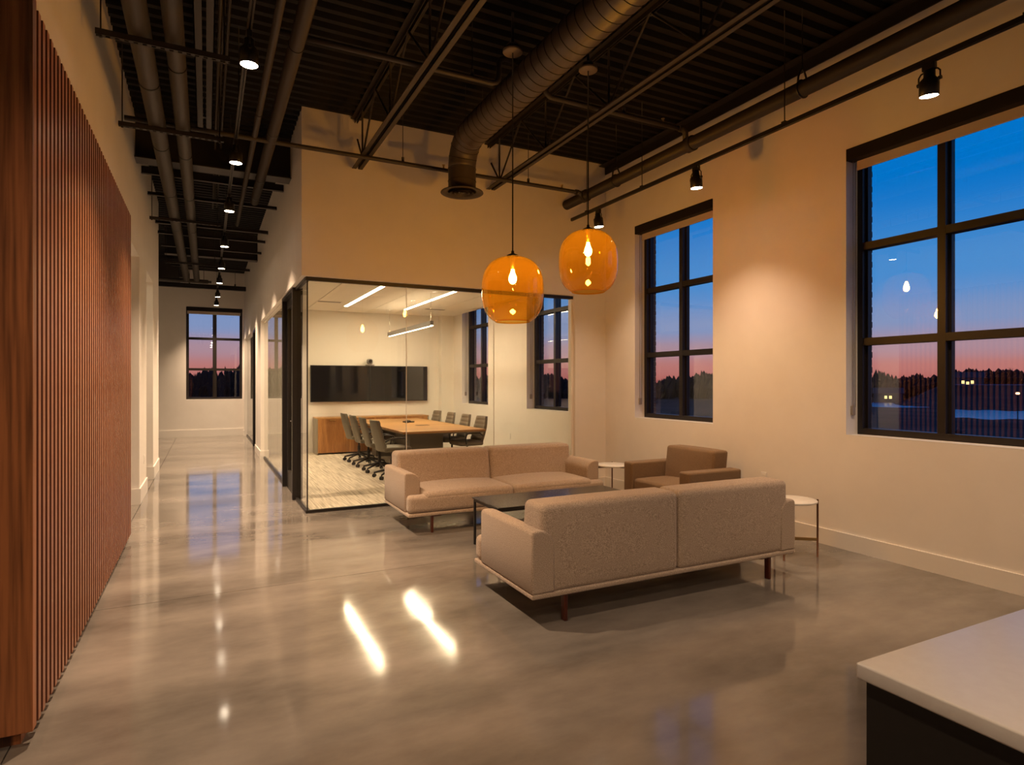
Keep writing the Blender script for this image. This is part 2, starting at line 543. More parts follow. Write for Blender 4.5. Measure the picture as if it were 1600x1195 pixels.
wl = {1: 'tall six pane window on the right wall nearest the white island', 2: 'six pane dusk window behind the brown armchair',
      3: 'meeting room window nearer the glass front', 4: 'meeting room window nearer the wall screens'}
sl = {1: 'black roller shade cassette above the big window by the island', 2: 'black roller shade cassette above the window behind the armchair',
      3: 'black roller shade cassette above the meeting room window nearer the glass', 4: 'black roller shade cassette above the meeting room window by the screens'}
for k, wi in ((1, 2), (2, 3), (3, 4), (4, 5)):
    _, sh = make_window(k, XR, WIN[wi][0], WIN[wi][1], 'x', wl[k])
    tag(sh, sl[k], 'roller shade', 'roller shades')
for k, wi in ((6, 0), (7, 1), (8, 6)):
    make_window(k, XR, WIN[wi][0], WIN[wi][1], 'x', 'six pane window further along the right wall', False)
_, sh = make_window(5, YF, -0.511, 0.96, 'y', 'six pane dusk window at the end of the corridor')
tag(sh, 'black roller shade cassette above the window at the corridor end', 'roller shade', 'roller shades')

# ------------------------------------------------------------------ far corridor wall, back wall, side walls
m = MB()
m.box(XW, -.511, YF, YF + .42, -.01, ZD + .05); m.box(.96, XR + .42, YF, YF + .42, -.01, ZD + .05)
m.box(-.511, .96, YF, YF + .42, -.01, ZS); m.box(-.511, .96, YF, YF + .42, ZH, ZD + .05)
struct(m.build('wall_far', 'plaster'), 'warm white wall with a window at the end of the corridor', 'wall')
struct(MB().box(XW - .1, XR + .4, YBK - .1, YBK, -.01, ZD + .05).build('wall_back', 'plaster'), 'plaster wall behind the seating area', 'wall')
struct(MB().box(XW - .1, XW, YBK, YF + .2, -.01, ZD + .05).build('wall_side', 'plaster'), 'plaster wall beyond the left openings', 'wall')
# left wall with two openings
TH = .16
m = MB()
m.box(XL - TH, XL, 3.32, 7.5, -.01, ZD + .05)
m.box(XL - TH, XL, 7.5, 9.07, 3.15, ZD + .05)
m.box(XL - TH, XL, 9.07, 10.09, -.01, ZD + .05)
m.box(XL - TH, XL, 10.09, 11.33, 3.15, ZD + .05)
m.box(XL - TH, XL, 11.33, 12.58, -.01, ZD + .05)
struct(m.build('wall_left', 'plaster'), 'warm white corridor wall above and beyond the walnut slats', 'wall')
struct(MB().box(XW, XL - TH - .001, 3.32, 3.47, -.01, ZD + .05).build('wall_return', 'plaster'), 'plaster wall behind the walnut end panel', 'wall')
# low ceiling of the rooms beyond the left openings
# bulkhead over the glass: front and corridor side, with the piers
m = MB()
m.box(XC, XR, YG, YG + .13, HEAD, ZD + .05)
m.box(4.775, XR, YG, YG + .13, -.01, HEAD)
struct(m.build('wall_front', 'plaster'), 'tall plaster bulkhead above the glass meeting room front', 'wall')
m = MB()
m.box(XC, XC + .13, YG + .13, YF, HEAD, ZD + .05)
m.box(XC, XC + .13, 13.46, 14.95, -.01, HEAD)
m.box(XC, XC + .13, 19.35, YF, -.01, HEAD)
struct(m.build('wall_corridor', 'plaster'), 'plaster bulkhead and pier along the right side of the corridor', 'wall')
# meeting room back wall, chase, ceiling
m = MB()
m.box(XC + .13, XR, YM, YM + .14, 0, ZM + .4)
m.box(5.01, XR, YM - .22, YM, 0, ZM + .02)
struct(m.build('wall_meeting_back', 'plaster_meeting'), 'cream back wall of the meeting room behind the screens', 'wall')
cm = MB().box(XC + .13, XR, YG + .13, YM, ZM + .03, ZM + .08).build('ceiling_meeting_room', 'tbar')
struct(cm, 'white panelled suspended ceiling of the meeting room', 'ceiling')
STRIPS = [2.61, 3.885]
xs = [1.13, 1.30, 1.945, 2.59, 3.235, 3.88, 4.525, 5.17, 5.31]
ys = [YG + .13, 8.35, 9.95, 11.25, 12.95, YM]
for i in range(len(xs) - 1):
    for j in range(len(ys) - 1):
        a, b, c, d = xs[i] + .006, xs[i + 1] - .006, ys[j] + .004, ys[j + 1] - .004
        if 9.94 < c < 12.9:
            for sxx in STRIPS:                       # strips take their slot
                if a < sxx + .05 and b > sxx + .05 and a < sxx - .04 + .05: a = max(a, sxx + .05)
                if b > sxx - .05 and b < sxx + .04: b = sxx - .05
        if b - a > .03:
            MB().box(a, b, c, d, ZM, ZM + .03).build('ceiling_panel', 'tile_white', cm)
struct(MB().box(XC + .13, XR, YM + .14, YF, ZM, ZM + .05).build('ceiling_office', 'tile_white'), 'plain white ceiling of the office beyond the meeting room', 'ceiling')

# ------------------------------------------------------------------ baseboards
def base(name, boxes, label):
    m = MB()
    for b in boxes: m.box(*b)
    struct(m.build(name, 'trim_white'), label, 'baseboard')


base('baseboard_right', [(XR - .016, XR, YBK, YG, 0, .152), (4.775, XR - .016, YG - .016, YG, 0, .152)], 'tall white baseboard along the right wall')
base('baseboard_meeting', [(XR - .016, XR, YG + .13, YM - .22, .008, .13), (5.01, XR - .016, YM - .236, YM - .22, .008, .13), (XC + .13, 5.01, YM - .016, YM, .008, .13)], 'white baseboard inside the meeting room')
base('baseboard_far', [(XW, XC, YF - .016, YF, 0, .2)], 'white baseboard under the corridor end window')
base('baseboard_corridor', [(XC - .016, XC, 13.445, 14.95, 0, .152), (XC, XC + .13, 13.444, 13.46, 0, .152), (XC - .016, XC, 19.35, YF - .016, 0, .152)], 'white baseboard around the corridor pier')
base('baseboard_left', [(XL, XL + .016, 9.054, 10.106, 0, .2), (XL - TH, XL, 9.054, 9.07, 0, .2), (XL - TH, XL, 10.09, 10.106, 0, .2),
                        (XL, XL + .016, 11.314, 12.596, 0, .2), (XL - TH, XL, 11.314, 11.33, 0, .2), (XL - TH, XL + .016, 12.58, 12.596, 0, .2)], 'white baseboard around the left corridor piers')
struct(MB().box(5.19, XR, YBK, YG, ZD - .015, ZD - .003).box(5.295, XR, YBK, YG, ZD - .12, ZD - .003).build('trim_1', 'steel_black'), 'black steel ledger angle where the right wall meets the deck', 'steel angle')

# ------------------------------------------------------------------ glass partitions and doors
GX, GY = 1.075, 7.56           # glass lines
gp = empty('wall_glass_front', (GX, GY, 0))
struct(gp, 'frameless glass front of the meeting room', 'glass wall')
GL = lambda v: v
def gbox(parent, name, mt, x0, x1, y0, y1, z0, z1, org):
    MB().box(x0 - org[0], x1 - org[0], y0 - org[1], y1 - org[1], z0, z1).build(name, mt, parent)
org = (GX, GY)
gbox(gp, 'head_channel', 'door_black', GX - .02, 4.775, GY - .025, GY + .025, HEAD - .045, HEAD, org)
gbox(gp, 'sill_channel', 'door_black', GX - .02, 4.775, GY - .022, GY + .022, 0, .035, org)
gbox(gp, 'jamb_channel', 'trim_white', 4.745, 4.775, GY - .02, GY + .02, .035, HEAD - .045, org)
px_ = [GX + .006, 2.285, 3.513, 4.745]
for k in range(3):
    gbox(gp, 'pane', 'partition_glass', px_[k] + .002, px_[k + 1] - .002, GY - .006, GY + .006, .035, HEAD - .045, org)
for k in (1, 2):
    gbox(gp, 'joint_seal', 'stone_white', px_[k] - .003, px_[k] + .003, GY - .007, GY + .007, .035, HEAD - .045, org)
gbox(gp, 'corner_seal', 'door_black', GX - .008, GX + .006, GY - .008, GY + .006, .035, HEAD - .045, org)
gs = empty('wall_glass_corridor', (GX, GY, 0))
struct(gs, 'glass side of the meeting room along the corridor', 'glass wall')
gbox(gs, 'pane', 'partition_glass', GX - .006, GX + .006, GY + .008, 8.46, .035, HEAD - .045, org)
gbox(gs, 'head_channel', 'door_black', GX - .025, GX + .025, GY + .025, 8.46, HEAD - .045, HEAD, org)
gbox(gs, 'sill_channel', 'door_black', GX - .022, GX + .022, GY + .022, 8.46, 0, .035, org)
for (a, b) in ((9.72, 10.95), (10.954, 12.2), (12.204, 13.455)):
    gbox(gs, 'pane', 'partition_glass', GX - .006, GX + .006, a, b, .035, HEAD - .03, org)
gbox(gs, 'head_channel', 'trim_white', GX - .022, GX + .022, 9.72, 13.46, HEAD - .03, HEAD, org)
gbox(gs, 'sill_channel', 'door_black', GX - .022, GX + .022, 9.72, 13.46, 0, .035, org)
go = empty('wall_glass_office', (GX, 16.1, 0))
struct(go, 'glass sidelight of the office at the end of the corridor', 'glass wall')
org2 = (GX, 16.1)
for (a, b) in ((16.14, 17.7), (17.704, 19.35)):
    gbox(go, 'pane', 'partition_glass', GX - .006, GX + .006, a, b, .035, HEAD - .03, org2)
gbox(go, 'head_channel', 'trim_white', GX - .022, GX + .022, 16.14, 19.35, HEAD - .03, HEAD, org2)
gbox(go, 'sill_channel', 'door_black', GX - .022, GX + .022, 16.14, 19.35, 0, .035, org2)


def door(idx, y0, y1, label):
    d = empty('door_%d' % idx, (GX, y0, 0)); struct(d, label, 'door')
    L = y1 - y0
    MB().cham(-.06, .07, 0, .075, 0, HEAD - .005).build('door_post', 'door_black', d)
    MB().cham(-.06, .07, L - .075, L, 0, HEAD - .005).build('door_post', 'door_black', d)
    MB().box(-.06, .07, .075, L - .075, HEAD - .05, HEAD - .005).build('door_head', 'door_black', d)
    lf = MB()
    for (a, b, z0, z1) in ((.082, .20, .01, HEAD - .055), (L - .20, L - .082, .01, HEAD - .055), (.20, L - .20, .01, .26), (.20, L - .20, HEAD - .18, HEAD - .055)):
        lf.box(.0, .045, a, b, z0, z1)
    leaf = lf.build('door_leaf', 'door_black', d)
    MB().box(.018, .028, .20, L - .20, .26, HEAD - .18).build('pane', 'partition_glass', leaf)
    h = MB().cyl((-.002, .14, 1.03), (-.05, .14, 1.03), .011, 12).tube([(-.05, .14, 1.03), (-.052, .2, 1.03), (-.052, .27, 1.03)], .009, 8).lathe([(.0, .0), (.026, 0), (.026, .008), (0, .008)], (-.004, .14, 1.03), 16, M=Matrix.Rotation(-PI / 2, 3, 'Y'))
    h.build('door_handle', 'chrome', leaf)
    return d


door(1, 8.465, 9.715, 'black framed glass door to the meeting room from the corridor')
door(2, 14.955, 16.135, 'black framed glass door at the far end of the corridor')

# ------------------------------------------------------------------ walnut slat panel
sp = empty('slat_panel', (-0.66, 3.24, 0))
tag(sp, 'floor standing walnut panel of vertical slats along the left wall', 'slat panel')
Y0, Y1, ZT = 3.24, 7.03, 3.19
ep = empty('walnut_end_panel', (-0.66, 3.24, 0))
tag(ep, 'wide smooth walnut end panel at the left edge of the photo', 'wood panel')
MB().cham(-2.3, 0, 0, .062, .062, ZT + .02, .002).build('board', 'walnut', ep)
MB().box(-2.3, -.05, .045, .062, 0, .061).build('toe_kick', 'walnut', ep)
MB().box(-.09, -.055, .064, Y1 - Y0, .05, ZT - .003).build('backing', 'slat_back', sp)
MB().box(-.088, -.05, .066, Y1 - Y0 - .02, 0, .049).build('toe_kick', 'walnut', sp)
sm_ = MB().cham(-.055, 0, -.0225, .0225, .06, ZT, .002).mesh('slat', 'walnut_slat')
sm_.materials.append(MATS['slat_side_shade'])
for p_ in sm_.polygons:                          # veneered front; sides coloured darker to paint in the gap shade
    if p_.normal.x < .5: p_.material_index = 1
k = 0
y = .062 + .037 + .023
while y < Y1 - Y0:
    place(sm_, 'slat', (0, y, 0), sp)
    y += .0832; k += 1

# ------------------------------------------------------------------ sofas
def arc(cx_, cz, r, a0, a1, n):
    return [(cx_ + r * math.cos(math.radians(a0 + (a1 - a0) * k / n)), cz + r * math.sin(math.radians(a0 + (a1 - a0) * k / n))) for k in range(n + 1)]


def prism_round(poly, y0, y1, b):
    """prism along y whose two ends are softened by an inset"""
    cx_ = sum(p[0] for p in poly) / len(poly); cz = sum(p[1] for p in poly) / len(poly)
    n = len(poly)
    def inset(d):
        out = []
        for i in range(n):
            p0, p1, p2 = Vector(poly[i - 1]), Vector(poly[i]), Vector(poly[(i + 1) % n])
            e1 = (p1 - p0).normalized(); e2 = (p2 - p1).normalized()
            nn = Vector((-(e1.y + e2.y), e1.x + e2.x))
            if nn.length < 1e-6: nn = Vector((-e1.y, e1.x))
            nn.normalize()
            q = p1 + nn * d
            out.append((q.x, q.y))
        return out
    ar = sum(poly[i][0] * poly[(i + 1) % n][1] - poly[(i + 1) % n][0] * poly[i][1] for i in range(n))
    sg = 1 if ar > 0 else -1
    rings = []
    for t in (0, 30, 60, 90):
        rings.append((y0 + b * (1 - math.sin(math.radians(t))), inset(sg * b * (1 - math.cos(math.radians(90 - t))) if False else sg * b * (1 - math.sin(math.radians(t))) * 0)))
    rings = []
    for t in (0, 30, 60, 90):
        a = math.radians(t)
        rings.append((y0 + b * (1 - math.sin(a)), inset(sg * b * (1 - math.cos(PI / 2 - a)))))
    # t=0: deepest inset at... mirror so that the face end is inset
    r1 = [(y0, inset(sg * b)), (y0 + b * .13, inset(sg * b * .5)), (y0 + b * .5, inset(sg * b * .13)), (y0 + b, inset(0))]
    r2 = [(y1 - (yy - y0), q) for yy, q in reversed(r1)]
    rings = r1 + r2
    vs = [(x, yy, z) for yy, q in rings for x, z in q]
    fs = []
    for i in range(len(rings) - 1):
        for k in range(n):
            f = (i * n + k, i * n + (k + 1) % n, (i + 1) * n + (k + 1) % n, (i + 1) * n + k)
            fs.append(f if sg < 0 else f[::-1])
    m = MB().add(vs, fs, True)
    c0 = tuple(range(n)); c1 = tuple((len(rings) - 1) * n + k for k in range(n))
    m.f.append(c0 if sg > 0 else c0[::-1]); m.s.append(False)
    m.f.append(c1[::-1] if sg > 0 else c1); m.s.append(False)
    return m


def make_sofa(name, loc, rz, label):
    s = empty(name, loc, rz); tag(s, label, 'sofa', 'matching two seat sofas')
    Wd, D = 1.205, .93
    MB().rbox((0, D / 2, .196), (2 * Wd - .004, D, .034), .012, 3).build('base_rail', 'oatmeal', s)
    for sg in (-1, 1):
        xo, xi = sg * Wd, sg * (Wd - .17)
        poly = [(xo - sg * .012, .212), (xo, .224), (xo, .585)] + [(xo - sg * .008, .604), (xo - sg * .026, .612)]
        cxx = xi + sg * .105
        poly += [(cxx - sg * 0 + (-sg) * .105 * math.sin(math.radians(t)), .507 + .105 * math.cos(math.radians(t))) for t in (0, 15, 30, 45, 60, 75, 90)]
        poly += [(xi, .222), (xi + sg * .01, .212)]
        prism_round(poly, .0, .80, .016).build('arm', 'oatmeal', s)
    for sg in (-1, 1):
        a = MB().rbox((sg * .566, .135, .485), (1.128, .262, .57), .045, 4, 6, (0, .012, .006))
        # lean the front of the back cushion
        a.v = [(x, (y if y < .1 else y + (.0 if z > .7 else (.7 - z) * .16)), z) for x, y, z in a.v]
        a.v = [(x, y + .004, z) for x, y, z in a.v]
        a.build('back_cushion', 'oatmeal', s)
    for sg in (-1, 1):
        a = MB().rbox((sg * .517, .55, .318), (1.032, .76, .208), .05, 4, 8, (0, 0, .035))
        a.rbox((sg * .601, .87, .305), (1.198, .12, .182), .045, 4, 6, (0, .008, .0))
        a.build('seat_cushion', 'oatmeal', s)
    for x in (-.94, .94):
        for y in (.045, D - .045):
            l = MB()
            l.rbox((x, y, .092), (.03, .046, .184), .006, 2)
            l.box(x - .012, x + .10 * (-1 if x > 0 else 1), y - .015, y + .015, .165, .182)
            l.v = [(x + (px - x) * (1 - .18 * (1 - pz / .184)) if abs(px - x) < .03 else px, py, pz) for px, py, pz in l.v]
            l.build('leg', 'leg_wood', s)
    return s


make_sofa('sofa', (3.03, 3.36, 0), 0, 'oatmeal tweed sofa nearest the camera, seen from behind')
make_sofa('sofa', (3.03, 6.905, 0), PI, 'oatmeal tweed sofa facing the camera in front of the glass meeting room')

# ------------------------------------------------------------------ armchair (faces -x)
ac = empty('armchair', (5.10, 5.255, 0), PI / 2)          # local: +y -> world -x
tag(ac, 'square brown tweed armchair by the right wall beneath the window', 'armchair')
for sg in (-1, 1):
    MB().rbox((sg * .465, .365, .345), (.16, .73, .57), .022, 3, 4).build('arm', 'brown_tweed', ac)
a = MB().rbox((0, .12, .52), (.765, .21, .58), .03, 3, 6, (0, .015, .01))
a.v = [(x, y + (.81 - z) * .12, z) for x, y, z in a.v]
a.build('back_cushion', 'brown_tweed', ac)
MB().rbox((0, .435, .36), (.765, .56, .18), .035, 4, 6, (0, .0, .03)).build('seat_cushion', 'brown_tweed', ac)
MB().rbox((0, .365, .19), (.77, .70, .20), .015, 2).build('base', 'brown_tweed', ac)
for x in (-.46, .46):
    for y in (.07, .66):
        MB().rbox((x, y, .031), (.04, .04, .062), .004, 2).build('leg', 'plastic_black', ac)

# ------------------------------------------------------------------ coffee table
ct = empty('coffee_table', (3.035, 5.11, 0)); tag(ct, 'low black rectangular coffee table between the two sofas', 'coffee table')
hx, hy = .755, .295
MB().cham(-hx, hx, -hy, hy, .438, .452, .003).build('table_top', 'table_black', ct)
MB().box(-hx + .03, hx - .03, -hy + .012, -hy + .032, .412, .437).box(-hx + .03, hx - .03, hy - .032, hy - .012, .412, .437).box(-hx + .012, -hx + .032, -hy + .03, hy - .03, .412, .437).box(hx - .032, hx - .012, -hy + .03, hy - .03, .412, .437).build('apron', 'black_metal', ct)
for sxx in (-1, 1):
    for sy in (-1, 1):
        MB().rbox((sxx * (hx - .022), sy * (hy - .022), .215), (.022, .022, .43), .004, 2).build('leg', 'black_metal', ct)


# ------------------------------------------------------------------ side tables
def side_table(loc, rz, label):
    t = empty('side_table', loc, rz); tag(t, label, 'side table', 'round side tables')
    r = .21
    MB().lathe([(0, .486), (r - .008, .486), (r, .491), (r, .502), (r - .004, .506), (0, .506)], n=48).build('table_top', 'stone_white', t)
    for k in range(3):
        a = 2 * PI * k / 3
        c, s_ = math.cos(a), math.sin(a)
        MB().cyl((c * (r + .004), s_ * (r + .004), 0), (c * (r + .004), s_ * (r + .004), .512), .0085, 10).build('leg', 'bronze_leg', t)
        b = MB().cyl((0, 0, .475), (c * r, s_ * r, .475), .008, 8)
        b.build('top_bracket', 'bronze_leg', t)
        b = MB().rbox((r / 2, 0, .155), (r, .006, .028), .002, 1)
        R_ = Matrix.Rotation(a, 3, 'Z')
        b.v = [tuple(R_ @ Vector(p)) for p in b.v]
        b.build('stretcher', 'brass', t)
    return t


side_table((4.64, 6.39, 0), math.radians(175), 'round white topped side table between the far sofa and the armchair')
side_table((4.69, 3.76, 0), math.radians(-38), 'round white topped side table at the right end of the near sofa')

# ------------------------------------------------------------------ island in the near right corner
ib = empty('kitchen_island', (2.6, -.6, 0)); tag(ib, 'dark kitchen island base in the lower right corner', 'kitchen island')
MB().cham(-1.216, 1.0, -1.5, 1.497, .09, .862, .003).build('cabinet_body', 'plastic_black', ib)
MB().box(-1.14, .95, -1.45, 1.41, 0, .09).build('toe_kick', 'plastic_black', ib)
for k in range(4):
    MB().cham(-1.234, -1.217, -1.49 + k * .747, -1.49 + k * .747 + .744, .10, .858, .002).build('side_panel', 'plastic_black', ib)
cpn = MB().rbox((2.5, -.6, .8815), (2.30, 3.02, .037), .005, 2).build('countertop', 'quartz')
tag(cpn, 'white quartz countertop in the lower right corner', 'countertop')


# ------------------------------------------------------------------ amber glass pendants
def pendant(x, y, zb, label):
    p = empty('pendant_lamp', (x, y, zb)); tag(p, label, 'pendant lamp', 'amber glass pendants')
    H = .565
    R_ = .270
    def pr(o):
        e, Hh = .77, H / 1.908
        zc0 = .913 * Hh
        out = [(.146, .012), (.148, .003), (.152, 0.0)]
        for k in range(25):
            t = math.radians(-61.5 + (61.5 + 84) * k / 24)
            out.append((R_ * math.cos(t) ** e, zc0 + Hh * math.copysign(abs(math.sin(t)) ** e, t)))
        out.append((.036, H))
        return out
    o_ = pr(0.0); i_ = [(max(r - (.005 if k > 3 else .002), .034), z - (.004 if z > H * .8 else 0)) for k, (r, z) in enumerate(o_)]
    sh = MB().lathe(o_, n=64)
    sh.lathe(i_, n=64, flip=True)
    n = 64
    sh.build('glass_shade', 'amber_glass', p)
    MB().lathe([(.0, H + .052), (.012, H + .052), (.014, H + .03), (.05, H + .014), (.052, H + .002), (0, H + .001)][::-1], n=24).build('cap', 'black_metal', p)
    MB().lathe([(0, H - .11), (.02, H - .11), (.022, H - .02), (.03, H - .005), (.03, H), (0, H)], n=20).build('socket', 'brass', p)
    b = H - .11
    MB().lathe([(0, b - .125), (.012, b - .123), (.027, b - .11), (.034, b - .088), (.032, b - .062), (.02, b - .03), (.014, b - .01), (.014, b), (0, b)], n=20).build('bulb', 'bulb_glow', p)
    zt = 4.40 - zb
    MB().cyl((0, 0, H + .04), (0, 0, zt), .006, 8).build('cord', 'cord_black', p)
    c = MB().lathe([(0, zt), (.082, zt), (.086, zt + .006), (.086, zt + .022), (.08, zt + .026), (0, zt + .026)], n=32)
    c.build('canopy', 'canopy_tan', p)
    MB().cyl((0, 0, zt + .026), (0, 0, zt + .07), .055, 16).cyl((0, 0, zt + .07), (0, 0, ZD - zb), .012, 8).build('junction_box', 'steel_black', p)
    return p


pendant(2.372, 4.716, 2.072, 'amber glass globe pendant hanging lower, left of the pair')
pendant(3.126, 4.678, 2.375, 'amber glass globe pendant hanging higher, right of the pair')


# ------------------------------------------------------------------ track lights
def spot_head(loc, aim, label, group, power, tilt_can=True, size=.9, cone=78, blend=.7, drop=.2):
    """adapter on the rail at loc (underside of the rail); can hangs below and points along aim"""
    h = empty('track_spotlight', loc); tag(h, label, 'track spotlight', group)
    MB().cham(-.017, .017, -.042, .042, -.045, .0).build('track_adapter', 'black_metal', h)
    aim = Vector(aim).normalized()
    q = Vector((0, 0, -1)).rotation_difference(aim).to_matrix()
    c = Vector((0, 0, -.125))
    y_ = MB()
    w = .066
    ax = Vector((0, 1, 0))
    pts = [(0, -w - .004, -.125), (0, -w - .004, -.075), (0, -w + .012, -.054), (0, 0, -.047), (0, w - .012, -.054), (0, w + .004, -.075), (0, w + .004, -.125)]
    y_.tube(pts, .0055, 8)
    y_.cyl((0, -w - .012, -.125), (0, -w + .006, -.125), .013, 12).cyl((0, w - .006, -.125), (0, w + .012, -.125), .013, 12)
    y_.build('yoke', 'black_metal', h)
    can = MB().lathe([(0, .075), (.034, .075), (.036, .03), (.060, .005), (.060, -.095), (.058, -.097), (.055, -.094)][::-1], c, 28, M=q)
    can.build('can', 'black_metal', h)
    lens = MB().lathe([(0, -.095), (.0555, -.095)][::-1], c, 28, M=q).lathe([(0, -.090), (.0555, -.090)], c, 28, M=q)
    lens.build('lens', 'lens_glow', h)
    ld = bpy.data.lights.new('lamp', 'SPOT'); ld.energy = power; ld.color = WARM
    ld.spot_size = math.radians(cone); ld.spot_blend = blend; ld.shadow_soft_size = .045
    lo = bpy.data.objects.new('lamp', ld); COL.objects.link(lo); lo.parent = h
    lo.location = c + aim * .112
    lo.rotation_euler = Vector((0, 0, -1)).rotation_difference(aim).to_euler()
    return h


# right wall track
XT, ZTR = 4.45, 3.765
tr = empty('track_rail', (XT, 0, ZTR)); tag(tr, 'black lighting track hung along the right wall', 'lighting track')
MB().box(-.017, .017, -3.9, 7.06, -.018, .018).box(-.006, .006, -3.9, 7.06, -.022, -.018).build('rail', 'black_metal', tr)
for y in (6.69, 5.56, 3.64, 1.9, -.4, -2.6):
    r = MB().cyl((0, y, .018), (0, y, ZD - ZTR), .0045, 8)
    r.build('hanger_rod', 'black_metal', tr)
    MB().box(-.02, .02, y - .02, y + .02, .018, .03).build('rod_clip', 'black_metal', tr)
wt = [(6.43, (.08, -.05, -1), 'black track spotlight on the right wall track, just above the higher pendant', 102, P_WALLTRACK * .8),
      (4.70, (.06, 0, -1), 'black track spotlight on the right wall track above the window behind the armchair', 102, P_WALLTRACK),
      (2.465, (.10, .08, -1), 'black track spotlight on the right wall track above the big window', 96, P_WALLTRACK),
      (.9, (.1, 0, -1), 'black track spotlight on the right wall track above the island', 96, P_WALLTRACK),
      (-1.4, (.3, 0, -1.7), 'black track spotlight on the right wall track behind the island', 80, P_WALLTRACK)]
for y, aim, lb, cone, pw in wt:
    spot_head((XT, y, ZTR - .02), aim, lb, 'right wall track spotlights', pw, cone=cone, blend=1.0)

# corridor track
XK, ZK = .262, 3.955
tk = empty('track_rail', (XK, 0, ZK)); tag(tk, 'black lighting track running down the corridor ceiling', 'lighting track')
MB().box(-.017, -.005, -3.0, 19.4, -.018, .018).box(.005, .017, -3.0, 19.4, -.018, .018).box(-.005, .005, -3.0, 19.4, .0, .018).build('rail', 'steel_black', tk)
for y in (4.0, 6.0, 8.0, 10.2, 12.3, 14.2, 16.5, 18.8, 1.5, -1):
    MB().cyl((0, y, .018), (0, y, ZD - ZK), .004, 6).build('hanger_rod', 'black_metal', tk)
cy = [(4.52, 'nearest the camera'), (6.6, 'second from the camera'), (8.5, 'third from the camera'), (10.75, 'fourth from the camera'),
      (12.85, 'fifth from the camera'), (14.75, 'sixth from the camera'), (17.15, 'seventh from the camera'), (19.05, 'last before the end window')]
for i, (y, w) in enumerate(cy):
    spot_head((XK, y, ZK - .02), (0, 0, -1), 'lit track spotlight on the corridor track, ' + w, 'corridor track spotlights', P_CORRIDOR, cone=98, blend=1.0)
for y, w in ((2.2, 'ahead of the camera above the frame'), (-.2, 'right above the camera'), (-2.4, 'behind the camera')):
    spot_head((XK, y, ZK - .02), (.22, .6, -1), 'track spotlight on the corridor track, ' + w, 'corridor track spotlights', P_BACK, cone=105, blend=.9)

# ------------------------------------------------------------------ bar joists
def joist(x, label):
    j = empty('bar_joist', (x, 0, 0)); tag(j, label, 'joist', 'open web roof joists')
    zb, zt, ye = 4.125, 4.70, 7.42
    for s_ in (-1, 1):
        MB().box(s_ * .012, s_ * .062, YBK, ye, zb, zb + .007).box(s_ * .012, s_ * .018, YBK, ye, zb, zb + .05).build('bottom_chord', 'pipe_black', j)
        MB().box(s_ * .012, s_ * .062, YBK, YG, zt + .043, zt + .05).box(s_ * .012, s_ * .018, YBK, YG, zt, zt + .05).build('top_chord', 'steel_black', j)
    y = 7.35
    MB().cyl((0, y - .22, zb + .03), (0, y + .05, zb + .35), .011, 8).build('web', 'steel_black', j)
    y = 7.14
    while y > YBK + 1.2:
        MB().cyl((0, y, zb + .03), (0, y, zt + .02), .011, 8).build('web', 'steel_black', j)
        MB().cyl((0, y, zb + .03), (0, y - .60, zt + .02), .011, 8).build('web', 'steel_black', j)
        MB().cyl((0, y - .60, zt + .02), (0, y - 1.2, zb + .03), .011, 8).build('web', 'steel_black', j)
        y -= 1.2
    return j


joist(1.63, 'open web steel joist left of the round duct')
joist(3.40, 'open web steel joist right of the round duct')

# ------------------------------------------------------------------ round duct
du = empty('air_duct', (2.60, 0, 0)); tag(du, 'round black spiral air duct with elbow and ceiling diffuser', 'air duct')
zc, rd = 4.275, .157
MB().cyl((0, YBK, zc), (0, 6.15, zc), rd, 40, caps=False).build('duct_run', 'duct_black', du)
g = MB(); pts = []
rb = .30
for k in range(9):
    a = math.radians(90 * k / 8)
    pts.append((0, 6.15 + rb * math.sin(a), zc - rb + rb * math.cos(a)))
g.tube(pts, rd, 40)
g.build('duct_elbow', 'duct_black', du)
MB().cyl((0, 6.45, 3.98), (0, 6.45, 3.715), rd, 40, caps=False).build('duct_drop', 'duct_black', du)
rg = MB()
y = YBK + .1
while y < 6.1:
    rg.tube([(rd * math.cos(2 * PI * k / 40) * 1.006, y + .03 * math.sin(2 * PI * k / 40), zc + rd * math.sin(2 * PI * k / 40) * 1.006) for k in range(40)], .0035, 4, closed=True)
    y += .115
rg.build('spiral_seam', 'steel_black', du)
rg = MB()
for z in (3.97, 3.83):
    rg.tube([(rd * math.cos(2 * PI * k / 40) * 1.005, 6.45 + rd * math.sin(2 * PI * k / 40) * 1.005, z) for k in range(40)], .004, 4, closed=True)
for k in (2, 4, 6):
    c = Vector(pts[k]); a = math.radians(90 * k / 8)
    n1 = Vector((0, math.sin(a), math.cos(a)))
    rg.tube([tuple(c + Vector((1, 0, 0)) * rd * 1.006 * math.cos(2 * PI * t / 40) + n1 * rd * 1.006 * math.sin(2 * PI * t / 40)) for t in range(40)], .004, 4, closed=True)
rg.build('elbow_seam', 'steel_black', du)
df = MB().lathe([(.156, 3.72), (.19, 3.724), (.24, 3.71), (.243, 3.702), (.237, 3.698), (.19, 3.708), (.16, 3.724)], (0, 6.45, 0), 48, flip=True).build('diffuser_flange', 'pipe_black', du)
for k, (ra, rb_) in enumerate(((.145, .11), (.092, .062), (.045, .0))):
    MB().lathe([(ra, 3.695 + k * .004), (max(rb_, .001), 3.72 + k * .004), (max(rb_ - .006, 0), 3.718 + k * .004), (ra - .012, 3.690 + k * .004)], (0, 6.45, 0), 40, flip=True).build('diffuser_ring', 'pipe_black', df)
for y in (6.1, 3.0, 0.2):
    MB().cyl((-.1, y, zc + .1), (-.1, y, ZD), .003, 6).cyl((.1, y, zc + .1), (.1, y, ZD), .003, 6).build('hanger_wire', 'steel_black', du)

